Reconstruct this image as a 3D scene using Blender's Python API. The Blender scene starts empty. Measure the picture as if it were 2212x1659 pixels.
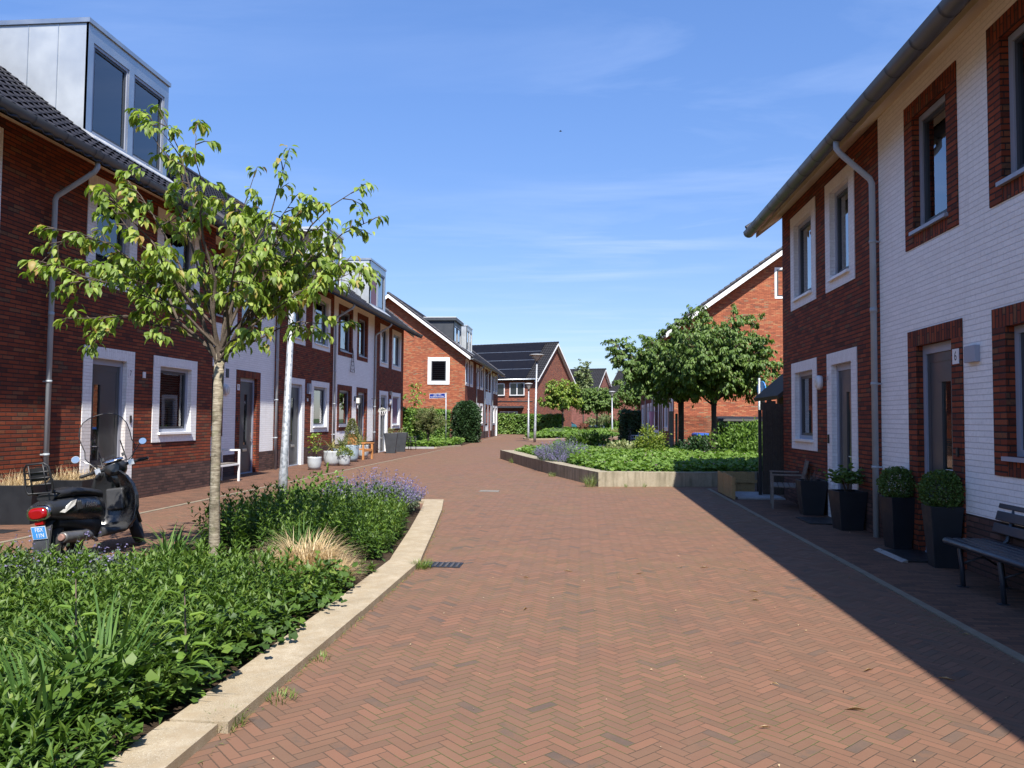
import bpy, bmesh, math, random
import numpy as np
from mathutils import Vector, Matrix

# ------------------------------------------------------------------ camera, sky, sun, exposure
S = bpy.context.scene
COL = S.collection
R = math.radians
random.seed(7)
RNG = np.random.default_rng(11)

cam_d = bpy.data.cameras.new("street_camera")
cam = bpy.data.objects.new("street_camera", cam_d)
COL.objects.link(cam)
S.camera = cam
cam_d.sensor_width = 36.0
cam_d.lens = 1680.0 / 2212.0 * 36.0
cam_d.clip_start = 0.05
cam_d.clip_end = 3000
_d = Vector((152.0, -78.5, 1680.0)).normalized()          # street direction seen in camera axes (right, up, forward)
_u = Vector((math.sin(R(.25)), math.cos(R(.25)), 0))
_u = (_u - _d * _u.dot(_d)).normalized()
_r = _d.cross(_u)
if _r.x < 0: _r = -_r
# rows are the world axes expressed in camera axes
MW = Matrix(((_r.x, _r.y, -_r.z, 0), (_d.x, _d.y, -_d.z, 0), (_u.x, _u.y, -_u.z, 1.6), (0, 0, 0, 1)))
cam.matrix_world = MW

SUN = Vector((.225, -.72, 1.0)).normalized()               # towards the sun
w = bpy.data.worlds.new("World")
S.world = w
w.use_nodes = True
wt = w.node_tree
wt.nodes.clear()
_sky = wt.nodes.new("ShaderNodeTexSky")
_sky.sky_type = 'NISHITA'
_sky.sun_disc = False
_sky.sun_elevation = math.asin(SUN.z)
_sky.sun_rotation = math.atan2(SUN.x, SUN.y)
_sky.air_density = 1.0
_sky.dust_density = 0.25
_sky.ozone_density = 2.6
_bg = wt.nodes.new("ShaderNodeBackground")
_bg.inputs[1].default_value = 0.094
_out = wt.nodes.new("ShaderNodeOutputWorld")
wt.links.new(_bg.outputs[0], _out.inputs[0])
# thin cirrus: streaky noise on a flat layer high above the street, mixed into the sky colour
_tc = wt.nodes.new("ShaderNodeTexCoord")
_sep = wt.nodes.new("ShaderNodeSeparateXYZ")
wt.links.new(_tc.outputs['Generated'], _sep.inputs[0])
def _wm(op, a, b):
    n = wt.nodes.new("ShaderNodeMath"); n.operation = op
    for i, v in enumerate((a, b)):
        if isinstance(v, (int, float)): n.inputs[i].default_value = v
        else: wt.links.new(v, n.inputs[i])
    return n.outputs[0]
_zz = _wm('MAXIMUM', _sep.outputs[2], 0.06)
_cx = _wm('DIVIDE', _sep.outputs[0], _zz); _cy = _wm('DIVIDE', _sep.outputs[1], _zz)
_cmb = wt.nodes.new("ShaderNodeCombineXYZ")
wt.links.new(_cx, _cmb.inputs[0]); wt.links.new(_cy, _cmb.inputs[1])
_map = wt.nodes.new("ShaderNodeMapping")
_map.inputs['Rotation'].default_value = (0, 0, R(-38)); _map.inputs['Scale'].default_value = (.42, 1.15, 1)
wt.links.new(_cmb.outputs[0], _map.inputs[0])
_nz = wt.nodes.new("ShaderNodeTexNoise")
_nz.inputs['Scale'].default_value = 1.45; _nz.inputs['Detail'].default_value = 9; _nz.inputs['Roughness'].default_value = .58
_nz.inputs['Distortion'].default_value = .55
wt.links.new(_map.outputs[0], _nz.inputs['Vector'])
_nz2 = wt.nodes.new("ShaderNodeTexNoise")
_nz2.inputs['Scale'].default_value = .35; _nz2.inputs['Detail'].default_value = 3
wt.links.new(_cmb.outputs[0], _nz2.inputs['Vector'])
_mr = wt.nodes.new("ShaderNodeMapRange")
_mr.inputs['From Min'].default_value = .46; _mr.inputs['From Max'].default_value = .80
_mr.inputs['To Max'].default_value = .24
wt.links.new(_nz.outputs[0], _mr.inputs[0])
_mr2 = wt.nodes.new("ShaderNodeMapRange")
_mr2.inputs['From Min'].default_value = .40; _mr2.inputs['From Max'].default_value = .62
wt.links.new(_nz2.outputs[0], _mr2.inputs[0])
_cf = _wm('MULTIPLY', _mr.outputs[0], _mr2.outputs[0])
_mix = wt.nodes.new("ShaderNodeMix"); _mix.data_type = 'RGBA'
wt.links.new(_cf, _mix.inputs['Factor'])
wt.links.new(_sky.outputs[0], _mix.inputs['A'])
_mix.inputs['B'].default_value = (10, 9.2, 8.6, 1)
_tint = wt.nodes.new("ShaderNodeMix"); _tint.data_type = 'RGBA'; _tint.blend_type = 'MULTIPLY'; 
_tf = wt.nodes.new('ShaderNodeMapRange'); _tf.interpolation_type = 'SMOOTHSTEP'; _tf.inputs['From Min'].default_value = .0; _tf.inputs['From Max'].default_value = .55
wt.links.new(_sep.outputs[2], _tf.inputs[0]); _tint.inputs['Factor'].default_value = 1
_tc2 = wt.nodes.new('ShaderNodeMix'); _tc2.data_type = 'RGBA'; _tc2.inputs['A'].default_value = (.66, .68, .80, 1); _tc2.inputs['B'].default_value = (.86, 1.05, 1.36, 1)   # clear deep blue May sky, no milky glare low down
wt.links.new(_tf.outputs[0], _tc2.inputs['Factor']); wt.links.new(_mix.outputs['Result'], _tint.inputs['A']); wt.links.new(_tc2.outputs['Result'], _tint.inputs['B'])
wt.links.new(_tint.outputs['Result'], _bg.inputs[0])

sl = bpy.data.lights.new("sun", 'SUN')
sl.energy = 5.0
sl.angle = R(.53)
sl.color = (1.0, .945, .87)
so = bpy.data.objects.new("sun", sl)
COL.objects.link(so)
so.rotation_euler = (-SUN).to_track_quat('-Z', 'Y').to_euler()
so.location = SUN * 60

S.view_settings.view_transform = 'Standard'
S.view_settings.look = 'None'
S.view_settings.exposure = 0.95
S.view_settings.gamma = 1
S.render.engine = 'CYCLES'
try:
    S.cycles.max_bounces = 8; S.cycles.transparent_max_bounces = 12
    S.cycles.use_denoising = True
    S.cycles.caustics_reflective = False; S.cycles.caustics_refractive = False
except Exception: pass

# ------------------------------------------------------------------ object helpers
def link(o, parent=None):
    COL.objects.link(o)
    if parent is not None: o.parent = parent
    return o
def tag(o, label, cat, group=None, kind=None):
    if label: o['label'] = label
    if cat: o['category'] = cat
    if group: o['group'] = group
    if kind: o['kind'] = kind
    return o
def thing(name, label, cat, loc=(0, 0, 0), rot=0, group=None, rot3=None):
    o = bpy.data.objects.new(name, None)
    o.empty_display_size = .2
    o.location = loc
    o.rotation_euler = rot3 if rot3 else (0, 0, rot)
    link(o)
    return tag(o, label, cat, group)
def copy_tree(o, parent=None):
    c = o.copy(); COL.objects.link(c)
    if parent is not None: c.parent = parent
    for ch in list(o.children): copy_tree(ch, c)
    return c

class MB:
    """collects faces (with metre UVs) and links them as one mesh"""
    def __init__(s): s.v = []; s.f = []; s.m = []; s.uv = []; s.sm = []
    def face(s, pts, mi=0, swap=False, smooth=False):
        n = len(s.v); s.v += [tuple(p) for p in pts]
        s.f.append(tuple(range(n, n + len(pts)))); s.m.append(mi); s.sm.append(smooth)
        a, b, c = (Vector(pts[0]), Vector(pts[1]), Vector(pts[2]))
        nn = (b - a).cross(c - a)
        ax, ay, az = abs(nn.x), abs(nn.y), abs(nn.z)
        for p in pts:
            if az > ax and az > ay: q = (p[0], p[1])
            elif ax >= ay: q = (p[1], p[2])
            else: q = (p[0], p[2])
            s.uv.append((q[1], q[0]) if swap else q)
        return s
    def box(s, x0, x1, y0, y1, z0, z1, mi=0, swap=False, skip=''):
        if x0 > x1: x0, x1 = x1, x0
        if y0 > y1: y0, y1 = y1, y0
        if z0 > z1: z0, z1 = z1, z0
        A = lambda x, y, z: (x, y, z)
        fs = {'-x': [(x0, y1, z0), (x0, y0, z0), (x0, y0, z1), (x0, y1, z1)],
              '+x': [(x1, y0, z0), (x1, y1, z0), (x1, y1, z1), (x1, y0, z1)],
              '-y': [(x0, y0, z0), (x1, y0, z0), (x1, y0, z1), (x0, y0, z1)],
              '+y': [(x1, y1, z0), (x0, y1, z0), (x0, y1, z1), (x1, y1, z1)],
              '-z': [(x0, y1, z0), (x1, y1, z0), (x1, y0, z0), (x0, y0, z0)],
              '+z': [(x0, y0, z1), (x1, y0, z1), (x1, y1, z1), (x0, y1, z1)]}
        for k, p in fs.items():
            if k not in skip: s.face(p, mi, swap)
        return s
    def obox(s, c, ax, ay, az, mi=0):
        """oriented box: centre and three half-axis vectors"""
        c, ax, ay, az = map(Vector, (c, ax, ay, az))
        P = lambda i, j, k: c + ax * i + ay * j + az * k
        for q in (((-1,1,-1),(-1,-1,-1),(-1,-1,1),(-1,1,1)), ((1,-1,-1),(1,1,-1),(1,1,1),(1,-1,1)),
                  ((-1,-1,-1),(1,-1,-1),(1,-1,1),(-1,-1,1)), ((1,1,-1),(-1,1,-1),(-1,1,1),(1,1,1)),
                  ((-1,1,-1),(1,1,-1),(1,-1,-1),(-1,-1,-1)), ((-1,-1,1),(1,-1,1),(1,1,1),(-1,1,1))):
            s.face([P(*t) for t in q], mi)
        return s
    def bar(s, a, b, wd, ht=None, mi=0, up=(0, 0, 1)):
        a, b = Vector(a), Vector(b); ht = ht or wd
        d = (b - a); L = d.length
        if L < 1e-6: return s
        d /= L; u = Vector(up)
        if abs(d.dot(u)) > .97: u = Vector((1, 0, 0))
        sx = d.cross(u).normalized(); uu = sx.cross(d)
        return s.obox((a + b) / 2, d * L / 2, sx * wd / 2, uu * ht / 2, mi)
    def tube(s, pts, rad, n=8, mi=0, cap=True, closed=False):
        pts = [Vector(p) for p in pts]; N = len(pts)
        rad = rad if isinstance(rad, (list, tuple)) else [rad] * N
        rings = []; prev = None
        for i in range(N):
            if closed: t = pts[(i + 1) % N] - pts[i - 1]
            else: t = pts[min(i + 1, N - 1)] - pts[max(i - 1, 0)]
            t = t.normalized() if t.length > 1e-9 else Vector((0, 0, 1))
            if prev is None:
                u = Vector((0, 0, 1)) if abs(t.z) < .9 else Vector((1, 0, 0))
            else: u = prev
            sx = t.cross(u)
            if sx.length < 1e-6: sx = t.cross(Vector((0, 1, .3)))
            sx.normalize(); uu = sx.cross(t); prev = uu
            rings.append([pts[i] + (sx * math.cos(2 * math.pi * k / n) + uu * math.sin(2 * math.pi * k / n)) * rad[i] for k in range(n)])
        L = 0; rng = range(N) if closed else range(N - 1)
        for i in rng:
            a, b = rings[i], rings[(i + 1) % N]; dl = (pts[(i + 1) % N] - pts[i]).length
            for k in range(n):
                k2 = (k + 1) % n; base = len(s.v)
                s.v += [tuple(a[k]), tuple(a[k2]), tuple(b[k2]), tuple(b[k])]
                s.f.append((base, base + 1, base + 2, base + 3)); s.m.append(mi); s.sm.append(True)
                c0, c1 = 2 * math.pi * rad[i] * k / n, 2 * math.pi * rad[i] * (k + 1) / n
                s.uv += [(c0, L), (c1, L), (c1, L + dl), (c0, L + dl)]
            L += dl
        if cap and not closed:
            s.face(list(reversed(rings[0])), mi); s.face(rings[-1], mi)
        return s
    def loft(s, rings, mi=0, cap=True, smooth=True, closed=True):
        n = len(rings[0])
        for i in range(len(rings) - 1):
            a, b = rings[i], rings[i + 1]
            for k in range(n if closed else n - 1):
                k2 = (k + 1) % n
                s.face([a[k], a[k2], b[k2], b[k]], mi, smooth=smooth)
        if cap and closed:
            s.face(list(reversed(rings[0])), mi); s.face(list(rings[-1]), mi)
        return s
    def lathe(s, prof, c=(0, 0, 0), n=20, mi=0, cap=True):
        rings = [[(c[0] + r * math.cos(2 * math.pi * k / n), c[1] + r * math.sin(2 * math.pi * k / n), c[2] + z) for k in range(n)] for r, z in prof]
        return s.loft(rings, mi, cap)
    def prism(s, poly, axis, a0, a1, mi=0):
        """poly: 2-D outline; axis 0: (y,z) pushed along x; 1: (x,z) along y; 2: (x,y) along z"""
        def P(q, a): return ((a, q[0], q[1]), (q[0], a, q[1]), (q[0], q[1], a))[axis]
        A = [P(q, a0) for q in poly]; B = [P(q, a1) for q in poly]; n = len(poly)
        s.face(list(reversed(A)), mi); s.face(B, mi)
        for i in range(n): s.face([A[i], A[(i + 1) % n], B[(i + 1) % n], B[i]], mi)
        return s
    def xform(s, M):
        s.v = [tuple(M @ Vector(p)) for p in s.v]; return s
    def build(s, name, mats, parent=None, merge=True, bevel=0):
        me = bpy.data.meshes.new(name)
        me.from_pydata(s.v, [], s.f)
        ms = mats if isinstance(mats, (list, tuple)) else [mats]
        for m in ms: me.materials.append(m)
        me.polygons.foreach_set('material_index', s.m)
        me.polygons.foreach_set('use_smooth', s.sm)
        uvl = me.uv_layers.new(name='UVMap')
        uvl.data.foreach_set('uv', np.array(s.uv, dtype=np.float32).ravel())
        if merge:
            bm = bmesh.new(); bm.from_mesh(me)
            bmesh.ops.remove_doubles(bm, verts=bm.verts, dist=.0004)
            bmesh.ops.recalc_face_normals(bm, faces=bm.faces)
            bm.to_mesh(me); bm.free()
        me.update()
        o = bpy.data.objects.new(name, me)
        link(o, parent)
        if bevel:
            md = o.modifiers.new('bevel', 'BEVEL'); md.width = bevel; md.segments = 2; md.limit_method = 'ANGLE'; md.angle_limit = R(40)
        return o
def struct(o): o['kind'] = 'structure'; return o

def raw_mesh(name, V, loops, starts, mats, parent=None, rnd=None, mi=None, smooth=False):
    me = bpy.data.meshes.new(name)
    me.vertices.add(len(V)); me.vertices.foreach_set('co', np.ascontiguousarray(V, dtype=np.float32).ravel())
    me.loops.add(len(loops)); me.loops.foreach_set('vertex_index', np.ascontiguousarray(loops, dtype=np.int32))
    me.polygons.add(len(starts)); me.polygons.foreach_set('loop_start', np.ascontiguousarray(starts, dtype=np.int32))
    for m in (mats if isinstance(mats, (list, tuple)) else [mats]): me.materials.append(m)
    if mi is not None: me.polygons.foreach_set('material_index', np.ascontiguousarray(mi, dtype=np.int32))
    if smooth: me.polygons.foreach_set('use_smooth', np.ones(len(starts), dtype=bool))
    me.update(calc_edges=True); me.validate()
    if rnd is not None:
        at = me.attributes.new('rnd', 'FLOAT', 'POINT'); at.data.foreach_set('value', np.ascontiguousarray(rnd, dtype=np.float32))
    o = bpy.data.objects.new(name, me)
    return link(o, parent)

T_LAN = (np.array([(0, 0, 0), (.5, 0, .04), (1, 0, -.16), (.42, .5, .10), (.42, -.5, .10)]), [(0, 4, 1), (0, 1, 3), (4, 2, 1), (1, 2, 3)])
T_OVA = (np.array([(0, 0, 0), (.30, -.42, .10), (.68, -.36, .03), (1.0, 0, -.26), (.68, .36, .03), (.30, .42, .10), (.33, 0, .03), (.70, 0, -.06)]),
         [(0, 1, 6), (0, 6, 5), (1, 2, 7, 6), (6, 7, 4, 5), (2, 3, 7), (7, 3, 4)])
T_DIA = (np.array([(0, 0, 0), (.5, -.5, .10), (1, 0, -.1), (.5, .5, .10)]), [(0, 1, 2), (0, 2, 3)])
T_LOB = (np.array([(0, 0, 0), (.1, -.5, .08), (.5, -.34, .02), (.72, -.52, .0), (1.0, 0, -.1), (.72, .52, .0), (.5, .34, .02), (.1, .5, .08)]),
         [(0, 1, 2), (0, 2, 3), (0, 3, 4), (0, 4, 5), (0, 5, 6), (0, 6, 7)])
def _unit(a): return a / np.maximum(np.linalg.norm(a, axis=1, keepdims=True), 1e-9)
class Leaves:
    """collects leaf-shaped faces; every leaf its own place, direction, size"""
    def __init__(s): s.V = []; s.Lp = []; s.St = []; s.rn = []; s.mi = []; s.nv = 0; s.nl = 0
    def add(s, P, A, N, L, W, tmpl=T_LAN, mi=0, rnd=None):
        P = np.asarray(P, float); n = len(P)
        if n == 0: return s
        A = _unit(np.asarray(A, float)); N = np.asarray(N, float)
        Sd = np.cross(A, N); bad = np.linalg.norm(Sd, axis=1) < 1e-3
        Sd[bad] = np.cross(A[bad], np.array([.3, .8, .5])); Sd = _unit(Sd); N = np.cross(Sd, A)
        L = np.broadcast_to(np.asarray(L, float), (n,)); W = np.broadcast_to(np.asarray(W, float), (n,))
        T, F = tmpl
        V = P[:, None, :] + T[None, :, 0:1] * (A * L[:, None])[:, None, :] + T[None, :, 1:2] * (Sd * W[:, None])[:, None, :] + T[None, :, 2:3] * (N * L[:, None])[:, None, :]
        tl = np.concatenate([np.array(f) for f in F]); ts = np.cumsum([0] + [len(f) for f in F])[:-1]
        nv, nl = len(T), len(tl)
        s.V.append(V.reshape(-1, 3)); s.Lp.append((np.arange(n)[:, None] * nv + tl[None] + s.nv).ravel())
        s.St.append((np.arange(n)[:, None] * nl + ts[None] + s.nl).ravel())
        r = RNG.random(n) if rnd is None else np.broadcast_to(rnd, (n,))
        s.rn.append(np.repeat(r, nv)); s.mi.append(np.full(n * len(F), mi)); s.nv += n * nv; s.nl += n * nl
        return s
    def blades(s, P, D, L, W, bend=.5, seg=4, mi=0, rnd=None):
        """curved grass-like strips: D start direction, bend = how far the tip falls over"""
        P = np.asarray(P, float); n = len(P); D = _unit(np.asarray(D, float))
        L = np.broadcast_to(np.asarray(L, float), (n,)); W = np.broadcast_to(np.asarray(W, float), (n,)); bend = np.broadcast_to(bend, (n,))
        out = D.copy(); out[:, 2] = 0; out = _unit(out + 1e-6)
        side = np.stack([-out[:, 1], out[:, 0], np.zeros(n)], 1)
        rows = []; p = P.copy(); d = D.copy()
        for k in range(seg + 1):
            t = k / seg; wk = W * (1 - t ** 2 * .92) * (.55 + .45 * min(1, 3 * t))
            rows.append(p - side * (wk / 2)[:, None]); rows.append(p + side * (wk / 2)[:, None])
            p = p + d * (L / seg)[:, None]
            d = _unit(d + (out * .5 - np.array([0, 0, 1.])) * (bend * (.35 + .9 * t))[:, None])
        V = np.stack(rows, 1); nv = 2 * (seg + 1)
        tl = np.concatenate([np.array((2 * k, 2 * k + 1, 2 * k + 3, 2 * k + 2)) for k in range(seg)]); nl = 4 * seg
        s.V.append(V.reshape(-1, 3)); s.Lp.append((np.arange(n)[:, None] * nv + tl[None] + s.nv).ravel())
        s.St.append((np.arange(n)[:, None] * nl + np.arange(0, nl, 4)[None] + s.nl).ravel())
        r = RNG.random(n) if rnd is None else np.broadcast_to(rnd, (n,))
        s.rn.append(np.repeat(r, nv)); s.mi.append(np.full(n * seg, mi)); s.nv += n * nv; s.nl += n * nl
        return s
    def build(s, name, mats, parent=None, origin=None):
        V = np.concatenate(s.V)
        if origin is not None: V = V - np.array(origin)
        return raw_mesh(name, V, np.concatenate(s.Lp), np.concatenate(s.St), mats, parent, np.concatenate(s.rn), np.concatenate(s.mi))
def rdir(n, zlo=-1., zhi=1.):
    z = RNG.uniform(zlo, zhi, n); a = RNG.uniform(0, 2 * np.pi, n); r = np.sqrt(np.maximum(0, 1 - z * z))
    return np.stack([r * np.cos(a), r * np.sin(a), z], 1)
def in_poly(P, poly):
    x, y = P[:, 0], P[:, 1]; ins = np.zeros(len(P), bool); n = len(poly)
    for i in range(n):
        (x0, y0), (x1, y1) = poly[i], poly[(i + 1) % n]
        c = ((y0 > y) != (y1 > y)) & (x < (x1 - x0) * (y - y0) / (y1 - y0 + 1e-12) + x0)
        ins ^= c
    return ins
def scatter(poly, dens):
    a = np.array(poly); lo, hi = a.min(0), a.max(0)
    P = RNG.uniform(lo, hi, (int(dens * np.prod(hi - lo)), 2))
    return P[in_poly(P, poly)]
def vnoise(P, sc, seed=0):
    """smooth value noise in [-1,1] on xy"""
    r = np.random.default_rng(seed); v = np.zeros(len(P))
    for k in range(4):
        a = r.uniform(0, 2 * np.pi); f = sc * r.uniform(.6, 1.7)
        v += np.sin((P[:, 0] * np.cos(a) + P[:, 1] * np.sin(a)) * f + r.uniform(0, 6))
    return v / 4

# ------------------------------------------------------------------ materials
class NX:
    """node expression: maths on sockets"""
    def __init__(s, t, o): s.t = t; s.o = o
    def _op(s, op, b=None, c=None, rev=False):
        n = s.t.nodes.new('ShaderNodeMath'); n.operation = op
        args = [s, b, c]
        if rev: args = [b, s, c]
        for i, a in enumerate(args):
            if a is None: continue
            if isinstance(a, NX): s.t.links.new(a.o, n.inputs[i])
            else: n.inputs[i].default_value = a
        return NX(s.t, n.outputs[0])
    def __add__(s, b): return s._op('ADD', b)
    __radd__ = __add__
    def __sub__(s, b): return s._op('SUBTRACT', b)
    def __rsub__(s, b): return s._op('SUBTRACT', b, rev=True)
    def __mul__(s, b): return s._op('MULTIPLY', b)
    __rmul__ = __mul__
    def __truediv__(s, b): return s._op('DIVIDE', b)
    def floor(s): return s._op('FLOOR')
    def fract(s): return s._op('FRACT')
    def mod(s, b): return s._op('FLOORED_MODULO', b)
    def min(s, b): return s._op('MINIMUM', b)
    def max(s, b): return s._op('MAXIMUM', b)
    def lt(s, b): return s._op('LESS_THAN', b)
    def clamp(s): return s.max(0.).min(1.)
    def lerp(s, a, b): return a + (b - a) * s       # s = factor
    def sm(s, lo, hi, a=0., b=1.):
        n = s.t.nodes.new('ShaderNodeMapRange'); n.interpolation_type = 'SMOOTHSTEP'
        s.t.links.new(s.o, n.inputs[0])
        for i, v in zip((1, 2, 3, 4), (lo, hi, a, b)): n.inputs[i].default_value = v
        return NX(s.t, n.outputs[0])
class Mat:
    def __init__(s, name):
        s.m = bpy.data.materials.new(name); s.m.use_nodes = True; s.t = s.m.node_tree
        s.b = s.t.nodes['Principled BSDF']; s.out = s.t.nodes['Material Output']
    def set(s, **k):
        for a, v in k.items():
            s.b.inputs[{'col': 'Base Color', 'rough': 'Roughness', 'metal': 'Metallic', 'spec': 'Specular IOR Level', 'alpha': 'Alpha', 'coat': 'Coat Weight',
                        'trans': 'Transmission Weight', 'ior': 'IOR', 'ecol': 'Emission Color', 'estr': 'Emission Strength'}[a]].default_value = (*v, 1) if isinstance(v, tuple) else v
        return s
    def lk(s, x, inp):
        s.t.links.new(x.o if isinstance(x, NX) else x, s.b.inputs[inp]); return s
    def coord(s, kind='Object'):
        n = s.t.nodes.new('ShaderNodeTexCoord'); return n.outputs[kind]
    def xyz(s, sock):
        n = s.t.nodes.new('ShaderNodeSeparateXYZ'); s.t.links.new(sock, n.inputs[0])
        return [NX(s.t, o) for o in n.outputs]
    def vec(s, x, y, z=0.):
        n = s.t.nodes.new('ShaderNodeCombineXYZ')
        for i, a in enumerate((x, y, z)):
            if isinstance(a, NX): s.t.links.new(a.o, n.inputs[i])
            else: n.inputs[i].default_value = a
        return n.outputs[0]
    def noise(s, vec, scale, detail=4, rough=.55, dist=0.):
        n = s.t.nodes.new('ShaderNodeTexNoise')
        if vec is not None: s.t.links.new(vec, n.inputs['Vector'])
        n.inputs['Scale'].default_value = scale; n.inputs['Detail'].default_value = detail; n.inputs['Roughness'].default_value = rough; n.inputs['Distortion'].default_value = dist
        return NX(s.t, n.outputs[0])
    def white(s, vec):
        n = s.t.nodes.new('ShaderNodeTexWhiteNoise'); n.noise_dimensions = '3D'; s.t.links.new(vec, n.inputs['Vector'])
        return NX(s.t, n.outputs['Value'])
    def ramp(s, x, stops, const=False):
        n = s.t.nodes.new('ShaderNodeValToRGB'); s.t.links.new(x.o, n.inputs[0]); e = n.color_ramp.elements
        if const: n.color_ramp.interpolation = 'CONSTANT'
        while len(e) < len(stops): e.new(.5)
        for k, (p, c) in enumerate(stops): e[k].position = p; e[k].color = (*c, 1)
        return n.outputs[0]
    def mix(s, f, a, b, mode='MIX'):
        n = s.t.nodes.new('ShaderNodeMix'); n.data_type = 'RGBA'; n.blend_type = mode
        for k, v in (('Factor', f), ('A', a), ('B', b)):
            if isinstance(v, NX): s.t.links.new(v.o, n.inputs[k])
            elif isinstance(v, (int, float)): n.inputs[k].default_value = v
            elif isinstance(v, tuple): n.inputs[k].default_value = (*v, 1)
            else: s.t.links.new(v, n.inputs[k])
        return n.outputs['Result']
    def bump(s, h, dist=.01, strength=1.):
        n = s.t.nodes.new('ShaderNodeBump'); n.inputs['Distance'].default_value = dist; n.inputs['Strength'].default_value = strength
        s.t.links.new(h.o, n.inputs['Height']); s.t.links.new(n.outputs[0], s.b.inputs['Normal']); return s

def plain(name, col, rough=.6, metal=0., var=.12, scale=6., spec=.5, bump=0., coat=0.):
    """a uniform finish with slight unevenness in tone and gloss"""
    m = Mat(name).set(rough=rough, metal=metal, spec=spec, coat=coat)
    c = m.coord(); n = m.noise(c, scale, 5, .6)
    m.lk(m.ramp(n, [(.25, tuple(v * (1 - var) for v in col)), (.75, tuple(min(1, v * (1 + var)) for v in col))]), 'Base Color')
    m.lk(n.sm(.3, .7, max(.02, rough - .08), min(1, rough + .08)), 'Roughness')
    if bump: m.bump(m.noise(c, scale * 8, 4), bump)
    return m.m

def brick_mat(name, stops, mortar, bw=.215, bh=.0605, jh=.010, jv=.007, bump=.008, dirt=.25, rough=.85, grime=(.09, .06, .05)):
    m = Mat(name).set(rough=rough, spec=.25)
    u, v, _ = m.xyz(m.coord('UV'))
    wob = m.noise(m.vec(u, v), 3.1, 2) - .5
    vv = (v + wob * .006) / bh; row = vv.floor(); uu = u / bw + row.mod(2.) * .5 + m.white(m.vec(row, 3.)) * .12; colm = uu.floor()
    fu, fv = uu.fract(), vv.fract()
    n2 = m.noise(m.vec(u, v), 60, 3)
    eu = fu.min(1. - fu) * bw + (n2 - .5) * .004; ev = fv.min(1. - fv) * bh + (n2 - .5) * .004
    mu = eu.sm(jv * .35, jv * .75); mv = ev.sm(jh * .35, jh * .75); mask = mu * mv
    rnd = m.white(m.vec(colm, row))
    rnd2 = m.white(m.vec(colm, row, 7.))
    n1 = m.noise(m.vec(u, v), 24, 5, .65)
    base = m.ramp((rnd + (n1 - .5) * .22).clamp(), stops)
    big = m.noise(m.vec(u, v), .55, 4, .6)
    base = m.mix(big.sm(.45, .8, 0., dirt), base, grime)
    base = m.mix((n1.sm(.45, .75, 0., .30)), base, m.mix(.55, base, (.02, .015, .012)))
    base = m.mix(m.noise(m.vec(u * 5., v * .35), 1., 5, .65).sm(.52, .78, 0., .28), base, grime)
    m.lk(m.mix(mask, mortar, base), 'Base Color')
    m.bump(mask * (rnd2 * .35 + .75) + n2 * .25 + n1 * .15, bump)
    return m.m

RED = brick_mat('red_brick', [(0, (.088, .025, .016)), (.12, (.155, .036, .018)), (.5, (.215, .045, .019)), (.86, (.275, .063, .025)), (.95, (.19, .08, .038)), (1, (.11, .058, .037))], (.035, .025, .022), bw=.235, bh=.066, jh=.014, jv=.008, bump=.011)
RED_LIT = brick_mat('sunlit_red_brick', [(0, (.20, .075, .045)), (.12, (.29, .085, .043)), (.5, (.37, .105, .05)), (.84, (.44, .15, .07)), (.93, (.40, .19, .09)), (1, (.25, .17, .11))], (.09, .05, .035), jh=.012)  # lighter copy of the red brick, sunlight on the gables put into its colour
DARK = brick_mat('dark_plinth_brick', [(0, (.06, .035, .032)), (.5, (.105, .055, .045)), (1, (.15, .08, .062))], (.04, .034, .03))
MULTI = brick_mat('mottled_brick', [(0, (.10, .05, .045)), (.25, (.20, .065, .043)), (.6, (.29, .085, .048)), (.85, (.32, .12, .065)), (1, (.14, .075, .065))], (.09, .06, .05))
WHITE = brick_mat('white_painted_brick', [(0, (.83, .82, .80)), (1, (.89, .88, .86))], (.66, .65, .63), bw=.225, bh=.0635, jh=.007, jv=.0014, bump=.005, dirt=.10, rough=.62, grime=(.58, .55, .5))
WHITE_TRIM = brick_mat('white_painted_surround', [(0, (.80, .79, .775)), (1, (.87, .865, .85))], (.68, .66, .64), jh=.006, jv=.004, bump=.006, dirt=.08, rough=.6, grime=(.6, .57, .52))

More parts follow.
